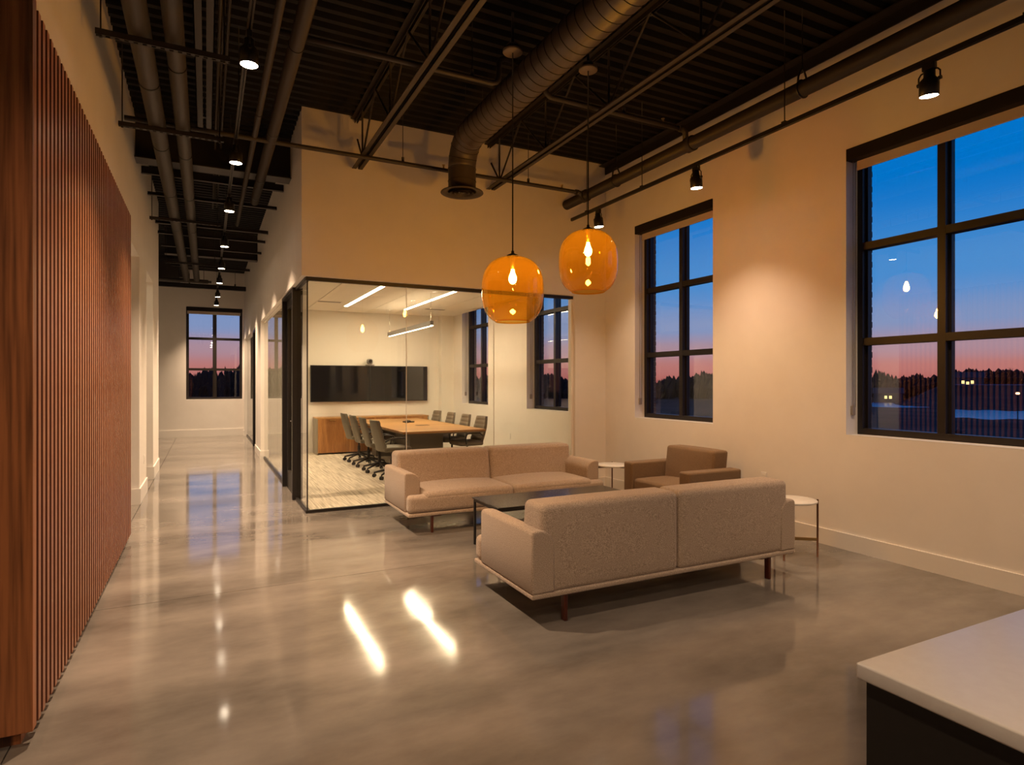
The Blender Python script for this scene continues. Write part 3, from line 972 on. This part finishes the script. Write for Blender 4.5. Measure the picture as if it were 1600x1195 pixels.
# ------------------------------------------------------------------ sprinkler pipes
XP, ZP, RP = 4.56, 4.06, .068
mp_ = empty('main_pipe', (XP, 0, ZP)); tag(mp_, 'thick black sprinkler main along the right wall', 'pipe')
MB().cyl((0, YBK, 0), (0, 7.37, 0), RP, 28).cyl((0, 7.37, 0), (0, 7.40, 0), RP, 28, r1=.04).build('pipe_run', 'steel_black', mp_)
for y in (6.9, 4.9, 1.2):
    MB().cyl((0, y - .045, 0), (0, y + .045, 0), RP + .012, 28).build('coupling', 'steel_black', mp_)
for y in (3.55, 0.0, 6.2):
    c = MB()
    c.tube([(RP * 1.08 * math.cos(t * PI / 12), y, RP * 1.08 * math.sin(t * PI / 12)) for t in range(24)], .008, 6, closed=True)
    c.tube([(-.06, y, .03), (-.05, y, .10), (-.02, y, .16), (0, y, .17), (.02, y, .16), (.05, y, .10), (.06, y, .03)], .009, 6)
    c.build('clevis_hanger', 'black_metal', mp_)
    MB().cyl((0, y, .17), (0, y, ZD - ZP), .005, 6).build('hanger_rod', 'black_metal', mp_)


def branch(y, z, x0, x1, label, jog=None):
    b = empty('branch_pipe', (0, y, z)); tag(b, label, 'pipe', 'sprinkler branch pipes')
    if jog:
        a, c = jog
        MB().tube([(x0, 0, 0), (a - .06, 0, 0), (a - .02, 0, .02), (a, 0, .06), (a, 0, .19), (a + .02, 0, .23), (a + .06, 0, .25), (c - .06, 0, .25), (c - .02, 0, .23), (c, 0, .19), (c, 0, .06), (c + .02, 0, .02), (c + .06, 0, 0), (x1, 0, 0)], .024, 16).build('pipe_run', 'pipe_black', b)
    else:
        MB().cyl((x0, 0, 0), (x1, 0, 0), .024, 16).build('pipe_run', 'pipe_black', b)
    MB().tube([(x1 - .01, 0, 0), (x1 + .03, 0, -.004), (x1 + .055, 0, -.03), (x1 + .06, 0, ZP - z + .02)], .031, 12).cyl((x1 - .04, 0, 0), (x1 + .005, 0, 0), .034, 14).build('elbow', 'pipe_black', b)
    for x in (x1 - .75, x1 - 2.4):
        MB().cyl((x, 0, .0), (x, 0, .07), .016, 10).cyl((x, 0, .07), (x, 0, ZD - z), .004, 6).build('hanger', 'black_metal', b)
    for x in (x1 - .25, x1 - 1.9):
        MB().cyl((x, 0, .02), (x, 0, .055), .010, 8).lathe([(0, .055), (.018, .058), (.018, .062), (0, .062)], (x, 0, 0), 12).build('sprinkler_head', 'brass', b)
    return b


branch(6.89, 4.09, -.7, 4.44, 'black sprinkler branch pipe crossing in front of the bulkhead')
branch(4.97, 4.235, .5, 4.50, 'black sprinkler branch pipe crossing above the lounge joists', (2.36, 2.84))


# ------------------------------------------------------------------ corridor services
def long_pipe(x, z, r, y0, y1, label, rings, group='corridor ceiling pipes'):
    b = empty('ceiling_pipe', (x, 0, z)); tag(b, label, 'pipe', group)
    MB().cyl((0, y0, 0), (0, y1, 0), r, 24).build('pipe_run', 'pipe_black', b)
    for y in rings:
        MB().cyl((0, y - .006, 0), (0, y + .006, 0), r + .005, 24).build('pipe_band', 'black_metal', b)
    return b


long_pipe(-.425, 4.06, .076, YBK, 16.7, 'thick dark pipe along the corridor ceiling, nearest the slat wall', (4.15, 5.9, 7.4, 9.2, 11.2, 13.6))
long_pipe(-.205, 4.06, .066, YBK, 16.7, 'thick dark pipe along the corridor ceiling, second from the slat wall', (4.2, 5.5, 7.6, 9.3, 11.3, 13.7))
long_pipe(.615, 4.12, .056, YBK, 9.4, 'thick dark pipe along the corridor ceiling, on the meeting room side', (3.95, 4.9, 6.7, 8.3, 9.1))
long_pipe(.452, 4.12, .029, YBK, 10.9, 'thin dark conduit along the corridor ceiling beside the lit track', (3.6, 6.3, 8.7))
ca = empty('strut_channel', (0, 0, 4.32)); tag(ca, 'pair of flat steel channels running along the corridor deck', 'steel channel')
MB().box(-.088, -.03, YBK, 7.45, 0, .02).box(-.088, -.08, YBK, 7.45, 0, .04).build('channel', 'pipe_black', ca)
MB().box(.002, .06, YBK, 7.45, 0, .02).box(.052, .06, YBK, 7.45, 0, .04).build('channel', 'pipe_black', ca)
for y in (1.0, 4.4, 7.2):
    MB().cyl((-.014, y, .02), (-.014, y, ZD - 4.32), .004, 6).build('hanger_rod', 'black_metal', ca)
    MB().box(-.09, .062, y - .02, y + .02, .02, .03).build('cross_tie', 'steel_black', ca)
for k, (x, z) in enumerate(((.10, 4.5), (.165, 4.52), (.13, 4.6))):
    c = MB().cyl((x, YBK, z), (x, 11.5, z), .013, 8).build('conduit', 'pipe_black')
    tag(c, ['slim conduit under the corridor deck, lowest and leftmost of three', 'slim conduit under the corridor deck, rightmost of three', 'slim conduit under the corridor deck, highest of three'][k], 'conduit', 'slim corridor conduits')
sw = ['nearest the camera', 'second from the camera', 'third from the camera', 'fourth from the camera']
for k, (y, x0, x1) in enumerate(((5.03, -.68, .16), (6.72, -.73, .16), (10.35, -.74, .2), (14.0, -.74, .2))):
    u = empty('trapeze_strut', (0, y, 3.962)); tag(u, 'slotted black strut carrying the corridor pipes, ' + sw[k], 'strut', 'pipe support struts')
    s_ = MB().box(x0, x1, -.0205, -.018, -.02, .02).box(x0, x1, .018, .0205, -.02, .02).box(x0, x1, -.0205, .0205, .0175, .02)
    s_.box(x0, x1, -.0205, -.010, -.02, -.0175).box(x0, x1, .010, .0205, -.02, -.0175)
    xx = x0 + .03
    while xx < x1 - .02:
        s_.box(xx, xx + .028, -.010, .010, -.02, -.0178); xx += .055
    s_.build('channel', 'steel_black', u)
    for x in (x0 + .03, x1 - .04):
        MB().cyl((x, 0, -.03), (x, 0, ZD - 3.962), .005, 8).lathe([(0, -.032), (.011, -.032), (.011, -.02), (0, -.02)], (x, 0, 0), 6).build('threaded_rod', 'black_metal', u)

# cross beams over the corridor
ib_ = empty('steel_beam', (0, 8.57, 4.22)); tag(ib_, 'deep black steel beam crossing the corridor ceiling', 'beam')
MB().box(XL, XC, -.125, .125, 0, .016).build('bottom_flange', 'pipe_black', ib_)
MB().box(XL, XC, -.006, .006, .016, .512).build('web', 'steel_black', ib_)
MB().box(XL, XC, -.125, .125, .512, .526).build('top_flange', 'steel_black', ib_)
ib2 = empty('steel_beam', (0, 14.35, 4.18)); tag(ib2, 'second black steel beam crossing far down the corridor ceiling', 'beam')
MB().box(XL, XC, -.10, .10, 0, .016).build('bottom_flange', 'pipe_black', ib2)
MB().box(XL, XC, -.006, .006, .016, .56).build('web', 'steel_black', ib2)
MB().box(XL, XC, -.10, .10, .555, .568).build('top_flange', 'steel_black', ib2)
jw = ['first beyond the deep beam', 'second beyond the deep beam', 'third beyond the deep beam', 'fourth beyond the deep beam', 'fifth beyond the deep beam', 'last before the end wall']
for k, (y, z, hh) in enumerate(((9.35, 4.30, .10), (10.3, 4.28, .05), (11.8, 4.22, .06), (12.4, 4.18, .05), (13.3, 4.14, .045), (16.9, 4.38, .06))):
    c = MB().box(XL, XC, y - .03, y + .03, z, z + .008).box(XL, XC, y - .004, y + .004, z + .008, z + hh)
    o = empty('cross_member', (0, y, z)); o2 = MB().box(XL, XC, -.03, .03, 0, .01).build('flange', 'steel_black', o)
    MB().box(XL, XC, -.006, .006, .01, hh).build('web', 'steel_black', o)
    tag(o, 'black steel tee crossing the corridor ceiling, ' + jw[k], 'steel tee', 'corridor cross members')
hp = empty('header_pipe', (0, 18.6, 4.16)); tag(hp, 'black square duct crossing before the corridor end wall', 'duct')
MB().cham(-2.5, XC - .005, -.05, .05, -.06, .06, .004).build('duct_run', 'black_metal', hp)
for x in (-.9, -.4, .72):
    MB().cyl((x, 0, .06), (x, 0, .12), .02, 8).cyl((x, 0, .12), (x, 0, ZD - 4.16), .006, 6).build('hanger_rod', 'black_metal', hp)
fc = empty('fan_coil_unit', (-1.15, 17.7, 4.15)); tag(fc, 'boxy black air unit above the far end of the corridor', 'air unit')
MB().cham(-.5, .55, -.4, .4, 0, .38, .01).build('casing', 'steel_black', fc)
MB().cham(.55, .75, -.18, .18, .06, .26, .006).build('duct_collar', 'pipe_black', fc)
for sx_ in (-.4, .45):
    MB().cyl((sx_, 0, .38), (sx_, 0, ZD - 4.15), .006, 6).build('hanger_rod', 'black_metal', fc)
lp = empty('cross_pipe', (0, 16.75, 4.02)); tag(lp, 'black pipe crossing the corridor where the two thick pipes end', 'pipe')
MB().cyl((-1.6, 0, 0), (.05, 0, 0), .05, 16).cyl((.05, 0, 0), (.12, 0, 0), .03, 12).build('pipe_run', 'pipe_black', lp)
MB().cyl((-1.0, 0, .05), (-1.0, 0, ZD - 4.02), .006, 6).cyl((-.05, 0, .05), (-.05, 0, ZD - 4.02), .006, 6).build('hanger_rod', 'black_metal', lp)

# ------------------------------------------------------------------ meeting room furniture
cf = empty('conference_table', (3.595, 11.5, .008)); tag(cf, 'long oak conference table in the glass meeting room', 'conference table')
MB().cham(-.735, .735, -1.85, 1.87, .70, .735, .004).build('table_top', 'oak', cf)
MB().box(-.70, .70, -1.81, 1.83, .675, .70).build('edge_band', 'dark_laminate', cf)
for y in (-1.06, 1.3):
    MB().cham(-.43, .18, y - .18, y + .18, 0, .675, .004).build('pedestal', 'dark_laminate', cf)
MB().box(-.05, .0, -1.1, 1.0, .25, .62).build('modesty_panel', 'dark_laminate', cf)
MB().cham(-.06, .18, -.50, -.36, .734, .739, .002).build('power_hatch', 'plastic_black', cf)
ph = empty('conference_phone', (3.645, 11.95, .7435)); tag(ph, 'dark three lobed conference phone on the oak table', 'phone')
pb = MB()
prof2 = []
for k in range(36):
    t = 2 * PI * k / 36
    prof2.append((.09 + .045 * math.cos(3 * t), t))
pb.prism([(r * math.cos(t), r * math.sin(t)) for r, t in prof2], 0, .022, 'z')
pb.build('body', 'plastic_black', ph)
MB().lathe([(0, .05), (.03, .048), (.055, .035), (.06, .022), (0, .022)][::-1], n=24).build('speaker_dome', 'bezel', ph)


def make_task_chair(leather, name='task_chair'):
    c = empty(name)
    MB().rbox((0, .02, .475), (.47, .46, .075), .03, 3, 4, (0, 0, .012)).build('seat', leather, c)
    # backrest: side profile swept over its width
    prof = []
    N = 16
    for k in range(N + 1):
        t = k / N
        z = .44 + .50 * t
        yb = -.205 - .02 * math.sin(t * PI) * 1.5 - .13 * t ** 1.6
        prof.append((yb, z, .215 + .015 * math.sin(t * PI) - .035 * t ** 3))
    def sheet(off0, off1, name_, rib):
        mb = MB(); vs = []; fs = []
        nx = 9
        pts = []
        for k, (yb, z, w) in enumerate(prof):
            for side in (0, 1):
                pass
        ring = []
        sub = 4 if rib else 1
        pr = []
        for k in range(N * sub + 1):
            t = k / sub; i = min(int(t), N - 1); u = t - i
            p, q = prof[i], prof[i + 1]
            e = 0
            if rib:
                e = .010 * abs(math.sin(PI * 7 * k / (N * sub))) ** .6
            pr.append((p[0] + (q[0] - p[0]) * u, p[1] + (q[1] - p[1]) * u, p[2] + (q[2] - p[2]) * u, e))
        for (yb, z, w, e) in pr:
            for j in range(nx):
                s_ = -1 + 2 * j / (nx - 1)
                cur = .035 * s_ * s_
                vs.append((s_ * w * (1 if not rib else .96), yb + off1 + cur + e, z))
            for j in range(nx):
                s_ = 1 - 2 * j / (nx - 1)
                cur = .035 * s_ * s_
                vs.append((s_ * w * (1 if not rib else .96), yb + off0 + cur, z))
        m2 = 2 * nx
        for k in range(len(pr) - 1):
            for j in range(m2):
                fs.append((k * m2 + j, k * m2 + (j + 1) % m2, (k + 1) * m2 + (j + 1) % m2, (k + 1) * m2 + j)[::-1])
        mb.add(vs, fs, True)
        L = len(pr) - 1
        mb.f.append(tuple(range(m2))); mb.s.append(False)
        mb.f.append(tuple(L * m2 + j for j in reversed(range(m2)))); mb.s.append(False)
        return mb.build(name_, leather, c)
    sheet(-.018, .006, 'backrest', False)
    sheet(.006, .016, 'back_pad', True)
    for s_ in (-1, 1):
        MB().tube([(s_ * .235, -.20, .60), (s_ * .26, -.12, .655), (s_ * .265, .02, .66), (s_ * .262, .12, .65), (s_ * .258, .155, .60), (s_ * .24, .13, .47)], .012, 8).build('armrest', 'plastic_black', c)
    MB().cyl((0, 0, .10), (0, 0, .30), .028, 14).cyl((0, 0, .30), (0, 0, .43), .018, 14).box(-.11, .11, -.11, .11, .425, .442).build('gas_column', 'plastic_black', c)
    for k in range(5):
        a = 2 * PI * k / 5 + .3
        d = Vector((math.cos(a), math.sin(a), 0))
        MB().tube([d * .02 + Vector((0, 0, .14)), d * .15 + Vector((0, 0, .115)), d * .29 + Vector((0, 0, .078))], [.026, .02, .014], 8).build('base_spoke', 'plastic_black', c)
        e = Vector((-d.y, d.x, 0))
        p = d * .295 + Vector((0, 0, .030))
        MB().cyl(p - e * .024, p - e * .005, .030, 14).cyl(p + e * .005, p + e * .024, .030, 14).cyl(p + Vector((0, 0, .005)), p + Vector((0, 0, .055)), .010, 8).build('caster', 'plastic_black', c)
    return c


lw = ['nearest the glass', 'second from the glass', 'third from the glass', 'farthest from the glass']
ly = [9.73, 10.53, 11.33, 12.12]
ry = [10.05, 10.80, 11.60, 12.42]
cl = make_task_chair('leather_olive')
for k in range(4):
    o = cl if k == 0 else copy_tree(cl)
    o.location = (2.70 - .0, ly[k], .008); o.rotation_euler = (0, 0, -PI / 2 + (.10, -.03, .02, .05)[k])
    tag(o, 'olive task chair with its back to the corridor, ' + lw[k], 'office chair', 'chairs on the corridor side of the table')
cr_ = make_task_chair('leather_taupe')
for k in range(4):
    o = cr_ if k == 0 else copy_tree(cr_)
    o.location = (4.15, ry[k], .008); o.rotation_euler = (0, 0, PI / 2 + (.06, 0, -.02, .03)[k])
    tag(o, 'taupe ribbed task chair on the window side of the table, ' + lw[k], 'office chair', 'chairs on the window side of the table')

cz_ = empty('credenza', (3.345, 13.68, .008)); tag(cz_, 'long oak credenza with grey ends below the wall screens', 'credenza')
MB().cham(-1.25, 1.25, -.24, .24, .765, .79, .003).build('top', 'oak', cz_)
MB().box(-1.25, -1.222, -.24, .24, 0, .765).build('end_panel', 'grey_laminate', cz_)
MB().box(1.222, 1.25, -.24, .24, 0, .765).build('end_panel', 'grey_laminate', cz_)
MB().box(-1.222, 1.222, -.215, .235, .03, .765).build('carcass', 'dark_laminate', cz_)
for k in range(4):
    x0 = -1.22 + k * .61
    d = MB().cham(x0 + .002, x0 + .608, -.24, -.218, .035, .763, .002).build('door', 'oak_door', cz_)
    xm = x0 + .305
    MB().box(xm - .06, xm + .06, -.258, -.24, .735, .741).box(xm - .06, xm + .06, -.258, -.254, .722, .741).build('pull', 'brass', d)

for k, (x0, x1) in enumerate(((2.035, 3.338), (3.348, 4.70))):
    tv = empty('wall_screen', ((x0 + x1) / 2, 13.88, 1.12)); w = (x1 - x0) / 2
    tag(tv, ['wide black wall screen on the left, toward the corridor', 'wide black wall screen on the right, toward the windows'][k], 'screen', 'meeting room wall screens')
    MB().cham(-w, w, -.025, .02, 0, .81, .004).build('housing', 'bezel', tv)
    MB().box(-w + .012, w - .012, -.028, -.025, .016, .798).build('display', 'screen', tv)
    MB().box(-.2, .2, .02, .06, .2, .6).build('wall_bracket', 'bezel', tv)
wc = empty('conference_camera', (3.33, 13.86, 1.932)); tag(wc, 'small grey conference camera on top of the wall screens', 'camera')
MB().rbox((0, 0, .012), (.20, .10, .022), .008, 2).build('base', 'camera_grey', wc)
MB().rbox((0, 0, .095), (.135, .10, .125), .045, 4).build('head', 'camera_grey', wc)
MB().cyl((0, -.045, .10), (0, -.062, .10), .038, 20).build('lens', 'screen', wc)

# lamps of the meeting room
for k, x in enumerate(STRIPS):
    s_ = empty('strip_light', (x, 11.45, ZM)); tag(s_, ['recessed linear ceiling light over the corridor side chairs', 'recessed linear ceiling light over the window side of the table'][k], 'ceiling light', 'recessed strip lights')
    MB().box(-.047, -.040, -1.49, 1.49, -.004, .03).box(.040, .047, -1.49, 1.49, -.004, .03).box(-.04, .04, -1.49, -1.483, -.004, .03).box(-.04, .04, 1.483, 1.49, -.004, .03).build('housing', 'trim_white', s_)
    MB().box(-.040, .040, -1.483, 1.483, .002, .012).build('diffuser', 'strip_glow', s_)
lp_ = empty('linear_pendant', (3.57, 11.70, 2.55)); tag(lp_, 'slim grey linear pendant light over the conference table', 'pendant light')
MB().box(-.03, .03, -1.42, 1.42, .012, .078).box(-.03, -.027, -1.42, 1.42, .078, .092).box(.027, .03, -1.42, 1.42, .078, .092).box(-.03, .03, -1.42, -1.416, .078, .092).box(-.03, .03, 1.416, 1.42, .078, .092).box(-.03, -.026, -1.42, 1.42, 0, .012).box(.026, .03, -1.42, 1.42, 0, .012).build('housing', 'camera_grey', lp_)
MB().box(-.026, .026, -1.41, 1.41, .004, .012).build('diffuser', 'linear_glow', lp_)
MB().box(-.026, .026, -1.38, 1.38, .079, .083).build('top_diffuser', 'uplight_glow', lp_)
for y in (-1.36, 1.36):
    MB().cyl((0, y, .085), (0, y, ZM - 2.55), .003, 6).cyl((0, y, .085), (0, y, .13), .007, 8).build('cable', 'chrome', lp_)
vw = ['over the corridor side', 'over the window side']
for k, (x, y) in enumerate(((2.17, 12.35), (4.45, 12.6))):
    v = empty('air_vent', (x, y, ZM)); tag(v, 'slotted ceiling air vent in the meeting room, ' + vw[k], 'air vent', 'meeting room air vents')
    MB().box(-.25, .25, -.10, .10, -.004, .004).build('frame', 'tile_white', v)
    for j in range(3):
        MB().box(-.22, .22, -.07 + j * .05, -.045 + j * .05, -.006, -.002).build('slot', 'dark_laminate', v)
o = empty('strip_light', (3.0, 17.0, ZM)); tag(o, 'ceiling light of the office beyond the meeting room', 'ceiling light')
MB().box(-.06, .06, -1.0, 1.0, -.02, 0).build('housing', 'trim_white', o)
MB().box(-.05, .05, -.98, .98, -.024, -.02).build('diffuser', 'strip_glow', o)
# lamp in the area beyond the left openings
o = empty('strip_light', (-2.3, 9.6, 4.0)); tag(o, 'hanging light in the side room beyond the left openings', 'ceiling light')
MB().box(-.05, .05, -.9, .9, .0, .06).build('housing', 'camera_grey', o)
MB().box(-.045, .045, -.88, .88, -.004, .0).build('diffuser', 'strip_glow', o)
for y in (-.8, .8):
    MB().cyl((0, y, .06), (0, y, .75), .003, 6).build('cable', 'chrome', o)


# ------------------------------------------------------------------ outlets
def outlet(loc, axis, label):
    t = empty('wall_outlet', loc, {'x': 0, 'y': PI / 2, '-x': PI}[axis]); tag(t, label, 'outlet', 'wall outlets')
    MB().rbox((-.003, 0, 0), (.006, .072, .115), .002, 2).build('cover_plate', 'outlet_white', t)
    for z in (-.022, .022):
        MB().rbox((-.007, 0, z), (.003, .034, .03), .001, 1).build('socket', 'trim_white', t)


outlet((XR, 10.68, .50), 'x', 'white wall outlet inside the meeting room below the window')
outlet((XR, 4.60, .54), 'x', 'white wall outlet low on the right wall behind the near sofa')
outlet((XL, 9.72, .50), '-x', 'white wall outlet on the left corridor pier')

# ------------------------------------------------------------------ outdoors at dusk
gd = MB().box(-600, 700, -400, 900, -5.6, -5.5)
gd.v = [p for p in gd.v]
g_ = gd.build('ground_outside', 'field'); struct(g_, 'dark winter field outside the windows', 'ground')


def polar(az, d):
    return (d * math.sin(math.radians(az)), d * math.cos(math.radians(az)))


def tree_mesh(seed, h, spread, depth=5):
    rnd = random.Random(seed)
    tr_, tw = MB(), MB()
    def br(p, d, L, r, lev):
        q = p + d * L
        (tr_ if lev < 2 else tw).cyl(p, q, r, 4 if lev > 1 else 6, r1=r * .7, caps=False)
        if lev >= depth: return
        for k in range(3 if lev < 3 else 2):
            ax = Vector((rnd.uniform(-1, 1), rnd.uniform(-1, 1), rnd.uniform(-.2, .5))).normalized()
            nd = (d * .75 + ax * spread).normalized()
            br(p + d * L * rnd.uniform(.6, 1.0), nd, L * rnd.uniform(.62, .8), r * .62, lev + 1)
    br(Vector((0, 0, 0)), Vector((0, 0, 1)), h * .28, h * .022, 0)
    return tr_, tw


tm = []
for sd, spd in ((3, .8), (11, .65), (23, .95)):
    a, b = tree_mesh(sd, 10, spd, 6)
    tm.append((a.mesh('trunk', 'tree_bark'), b.mesh('branches', 'twigs')))
tw_ = [(65.3, 264, .6, 0, .86, 'bare round crowned tree on the skyline in the right half of the big window'),
       (65.9, 263, .80, 1, .86, 'bare tall thin tree on the skyline near the right edge of the big window'),
       (60.6, 262, 1.10, 2, -5.5, 'small bare tree on the skyline left of the mullion of the big window'),
       (39.6, 170, 1.25, 1, -5.5, 'bare tree on the skyline at the left of the window behind the armchair'),
       (-1.0, 190, 1.55, 0, -5.5, 'bare tree on the skyline at the left of the corridor end window'),
       (1.35, 225, 1.7, 2, -5.5, 'bare tree on the skyline beside the mullion of the corridor end window'),
       (2.3, 200, 1.4, 1, -5.5, 'small bare tree on the skyline at the right of the corridor end window'),
       (62.4, 75, .42, 1, -5.5, 'thin bare sapling close outside the big window')]
for az, d, s_, k, zb, lb in tw_:
    x, y = polar(az, d)
    t = empty('bare_tree', (x, y, zb), random.uniform(0, 6)); t.scale = (s_, s_, s_); tag(t, lb, 'tree', 'bare trees outside')
    place(tm[k][0], 'trunk', (0, 0, 0), t); place(tm[k][1], 'branches', (0, 0, 0), t)
# hillside to the right, with a frosted track along its lip
n = 30
prof_h = ((212, -5.52), (232, -2.6), (246, .78), (258, .86), (360, 1.2))
vs = []
for i in range(n + 1):
    az = 58.5 + (84 - 58.5) * i / n
    k = min(1.0, max(0.0, (az - 59.0) / 3.2)); k = k * k * (3 - 2 * k)
    for d, z in prof_h: vs.append((*polar(az, d), -5.52 + (z + 5.52) * k))
    for d, z in prof_h: vs.append((*polar(az, d), -6.0))
q = len(prof_h); fs = []
for i in range(n):
    for j in range(q - 1): fs.append((i * 2 * q + j, (i + 1) * 2 * q + j, (i + 1) * 2 * q + j + 1, i * 2 * q + j + 1)[::-1])
struct(MB().add(vs, fs).build('ground_hill', 'field'), 'dark hillside outside the big window', 'hill')
vs = [(*polar(62.2 + 17 * i / n, d), .92) for d in (247.5, 256) for i in range(n + 1)]
vs += [(x_, y_, z_ - .25) for x_, y_, z_ in vs]
o = MB().add(vs, [(i, i + 1, n + 2 + i, n + 1 + i)[::-1] for i in range(n)] + [(i, i + 1, 2 * n + 3 + i, 2 * n + 2 + i) for i in range(n)]).build('frosted_track', 'pond')
tag(o, 'thin frosted blue track along the hillside in the big window', 'track')
# woodland belt: uncountable, one object
wd = MB()
rnd = random.Random(5)
for i in range(2600):
    az = rnd.uniform(-14, 84); d = rnd.uniform(268, 345)
    x, y = polar(az, d)
    up = min(1.0, max(0.0, (az - 59.0) / 3.2))
    base_z = -5.5 + 6.3 * up
    hgt = (10.2 + 1.4 * math.sin(az * .9) + .8 * math.sin(az * 2.3 + 1) + (2.6 if az < 12 else 0)) * rnd.uniform(.72, 1.04) * (1 - .46 * up)
    r = rnd.uniform(.8, 2.0)
    vs, fs = [], []
    for t, w in ((0, .5), (.45, 1.0), (.8, .75)):
        for b in range(5):
            an = 2 * PI * b / 5 + t * 2
            vs.append((x + r * w * math.cos(an) * rnd.uniform(.7, 1.25), y + r * w * math.sin(an) * rnd.uniform(.7, 1.25), base_z + hgt * t * rnd.uniform(.9, 1.06)))
    vs.append((x + rnd.uniform(-.5, .5), y, base_z + hgt))
    for a in range(2):
        for b in range(5):
            fs.append((a * 5 + b, a * 5 + (b + 1) % 5, (a + 1) * 5 + (b + 1) % 5, (a + 1) * 5 + b))
    for b in range(5): fs.append((10 + b, 10 + (b + 1) % 5, 15))
    wd.add(vs, fs)
o = wd.build('woodland', 'twigs'); o['kind'] = 'stuff'; o['label'] = 'dark belt of bare woodland along the horizon'; o['category'] = 'woodland'
# water
for k, (az0, az1, d0, d1, lb) in enumerate(((50, 61.0, 206, 250, 'blue strip of water left of the mullion in the big window'),
                                         (62.5, 69, 150, 196, 'pale blue pond in the lower right of the big window'))):
    n = 14
    vs = [(*polar(az0 + (az1 - az0) * i / n, d0 + 3 * math.sin(i)), -5.49) for i in range(n + 1)] + [(*polar(az0 + (az1 - az0) * i / n, d1 + 3 * math.cos(i * 1.3)), -5.49) for i in range(n + 1)]
    o = MB().add(vs, [(i, i + 1, n + 2 + i, n + 1 + i)[::-1] for i in range(n)]).build('pond', 'pond')
    tag(o, lb, 'water', 'water outside')


def house(az, d, zb, label, lit, sc=1.0, eave=3.0):
    x, y = polar(az, d)
    hh = empty('house', (x, y, zb), math.radians(-az)); hh.scale = (sc, sc, sc); tag(hh, label, 'house', 'far houses')
    MB().box(-4, 4, -3, 3, -.6, eave).build('wall', 'house_wall', hh)
    MB().prism([(-3.5, eave - .1), (3.5, eave - .1), (0, eave + 1.7)], -4.4, 4.4, 'x').build('roof', 'house_roof', hh)
    for (wx, wz) in lit:
        w = MB().box(wx - .45, wx + .45, -3.06, -3.0, wz, wz + 1.1).build('window', 'house_roof', hh)
        MB().box(wx - .36, wx - .03, -3.08, -3.06, wz + .08, wz + 1.02).build('pane', 'house_window_glow', w)
        MB().box(wx + .03, wx + .36, -3.08, -3.06, wz + .08, wz + 1.02).build('pane', 'house_window_glow', w)


house(58.3, 258, -5.5, 'small far house with two lit windows, left of the mullion in the big window', ((-.65, 1.1), (.65, 1.1)), 1.1)
house(63.4, 262, .86, 'far house with lit windows below the skyline, right half of the big window', ((-1.15, .2), (.0, -.15), (1.15, .2)), 1.1, 2.2)
x, y = polar(66.3, 120)
sl_ = empty('street_lamp', (x, y, -5.5)); tag(sl_, 'far street lamp glowing orange in the big window', 'street lamp')
MB().cyl((0, 0, 0), (0, 0, 5.3), .06, 8).build('pole', 'tree_bark', sl_)
MB().rbox((0, 0, 5.4), (.42, .42, .3), .1, 2).build('lamp_head', 'street_glow', sl_)
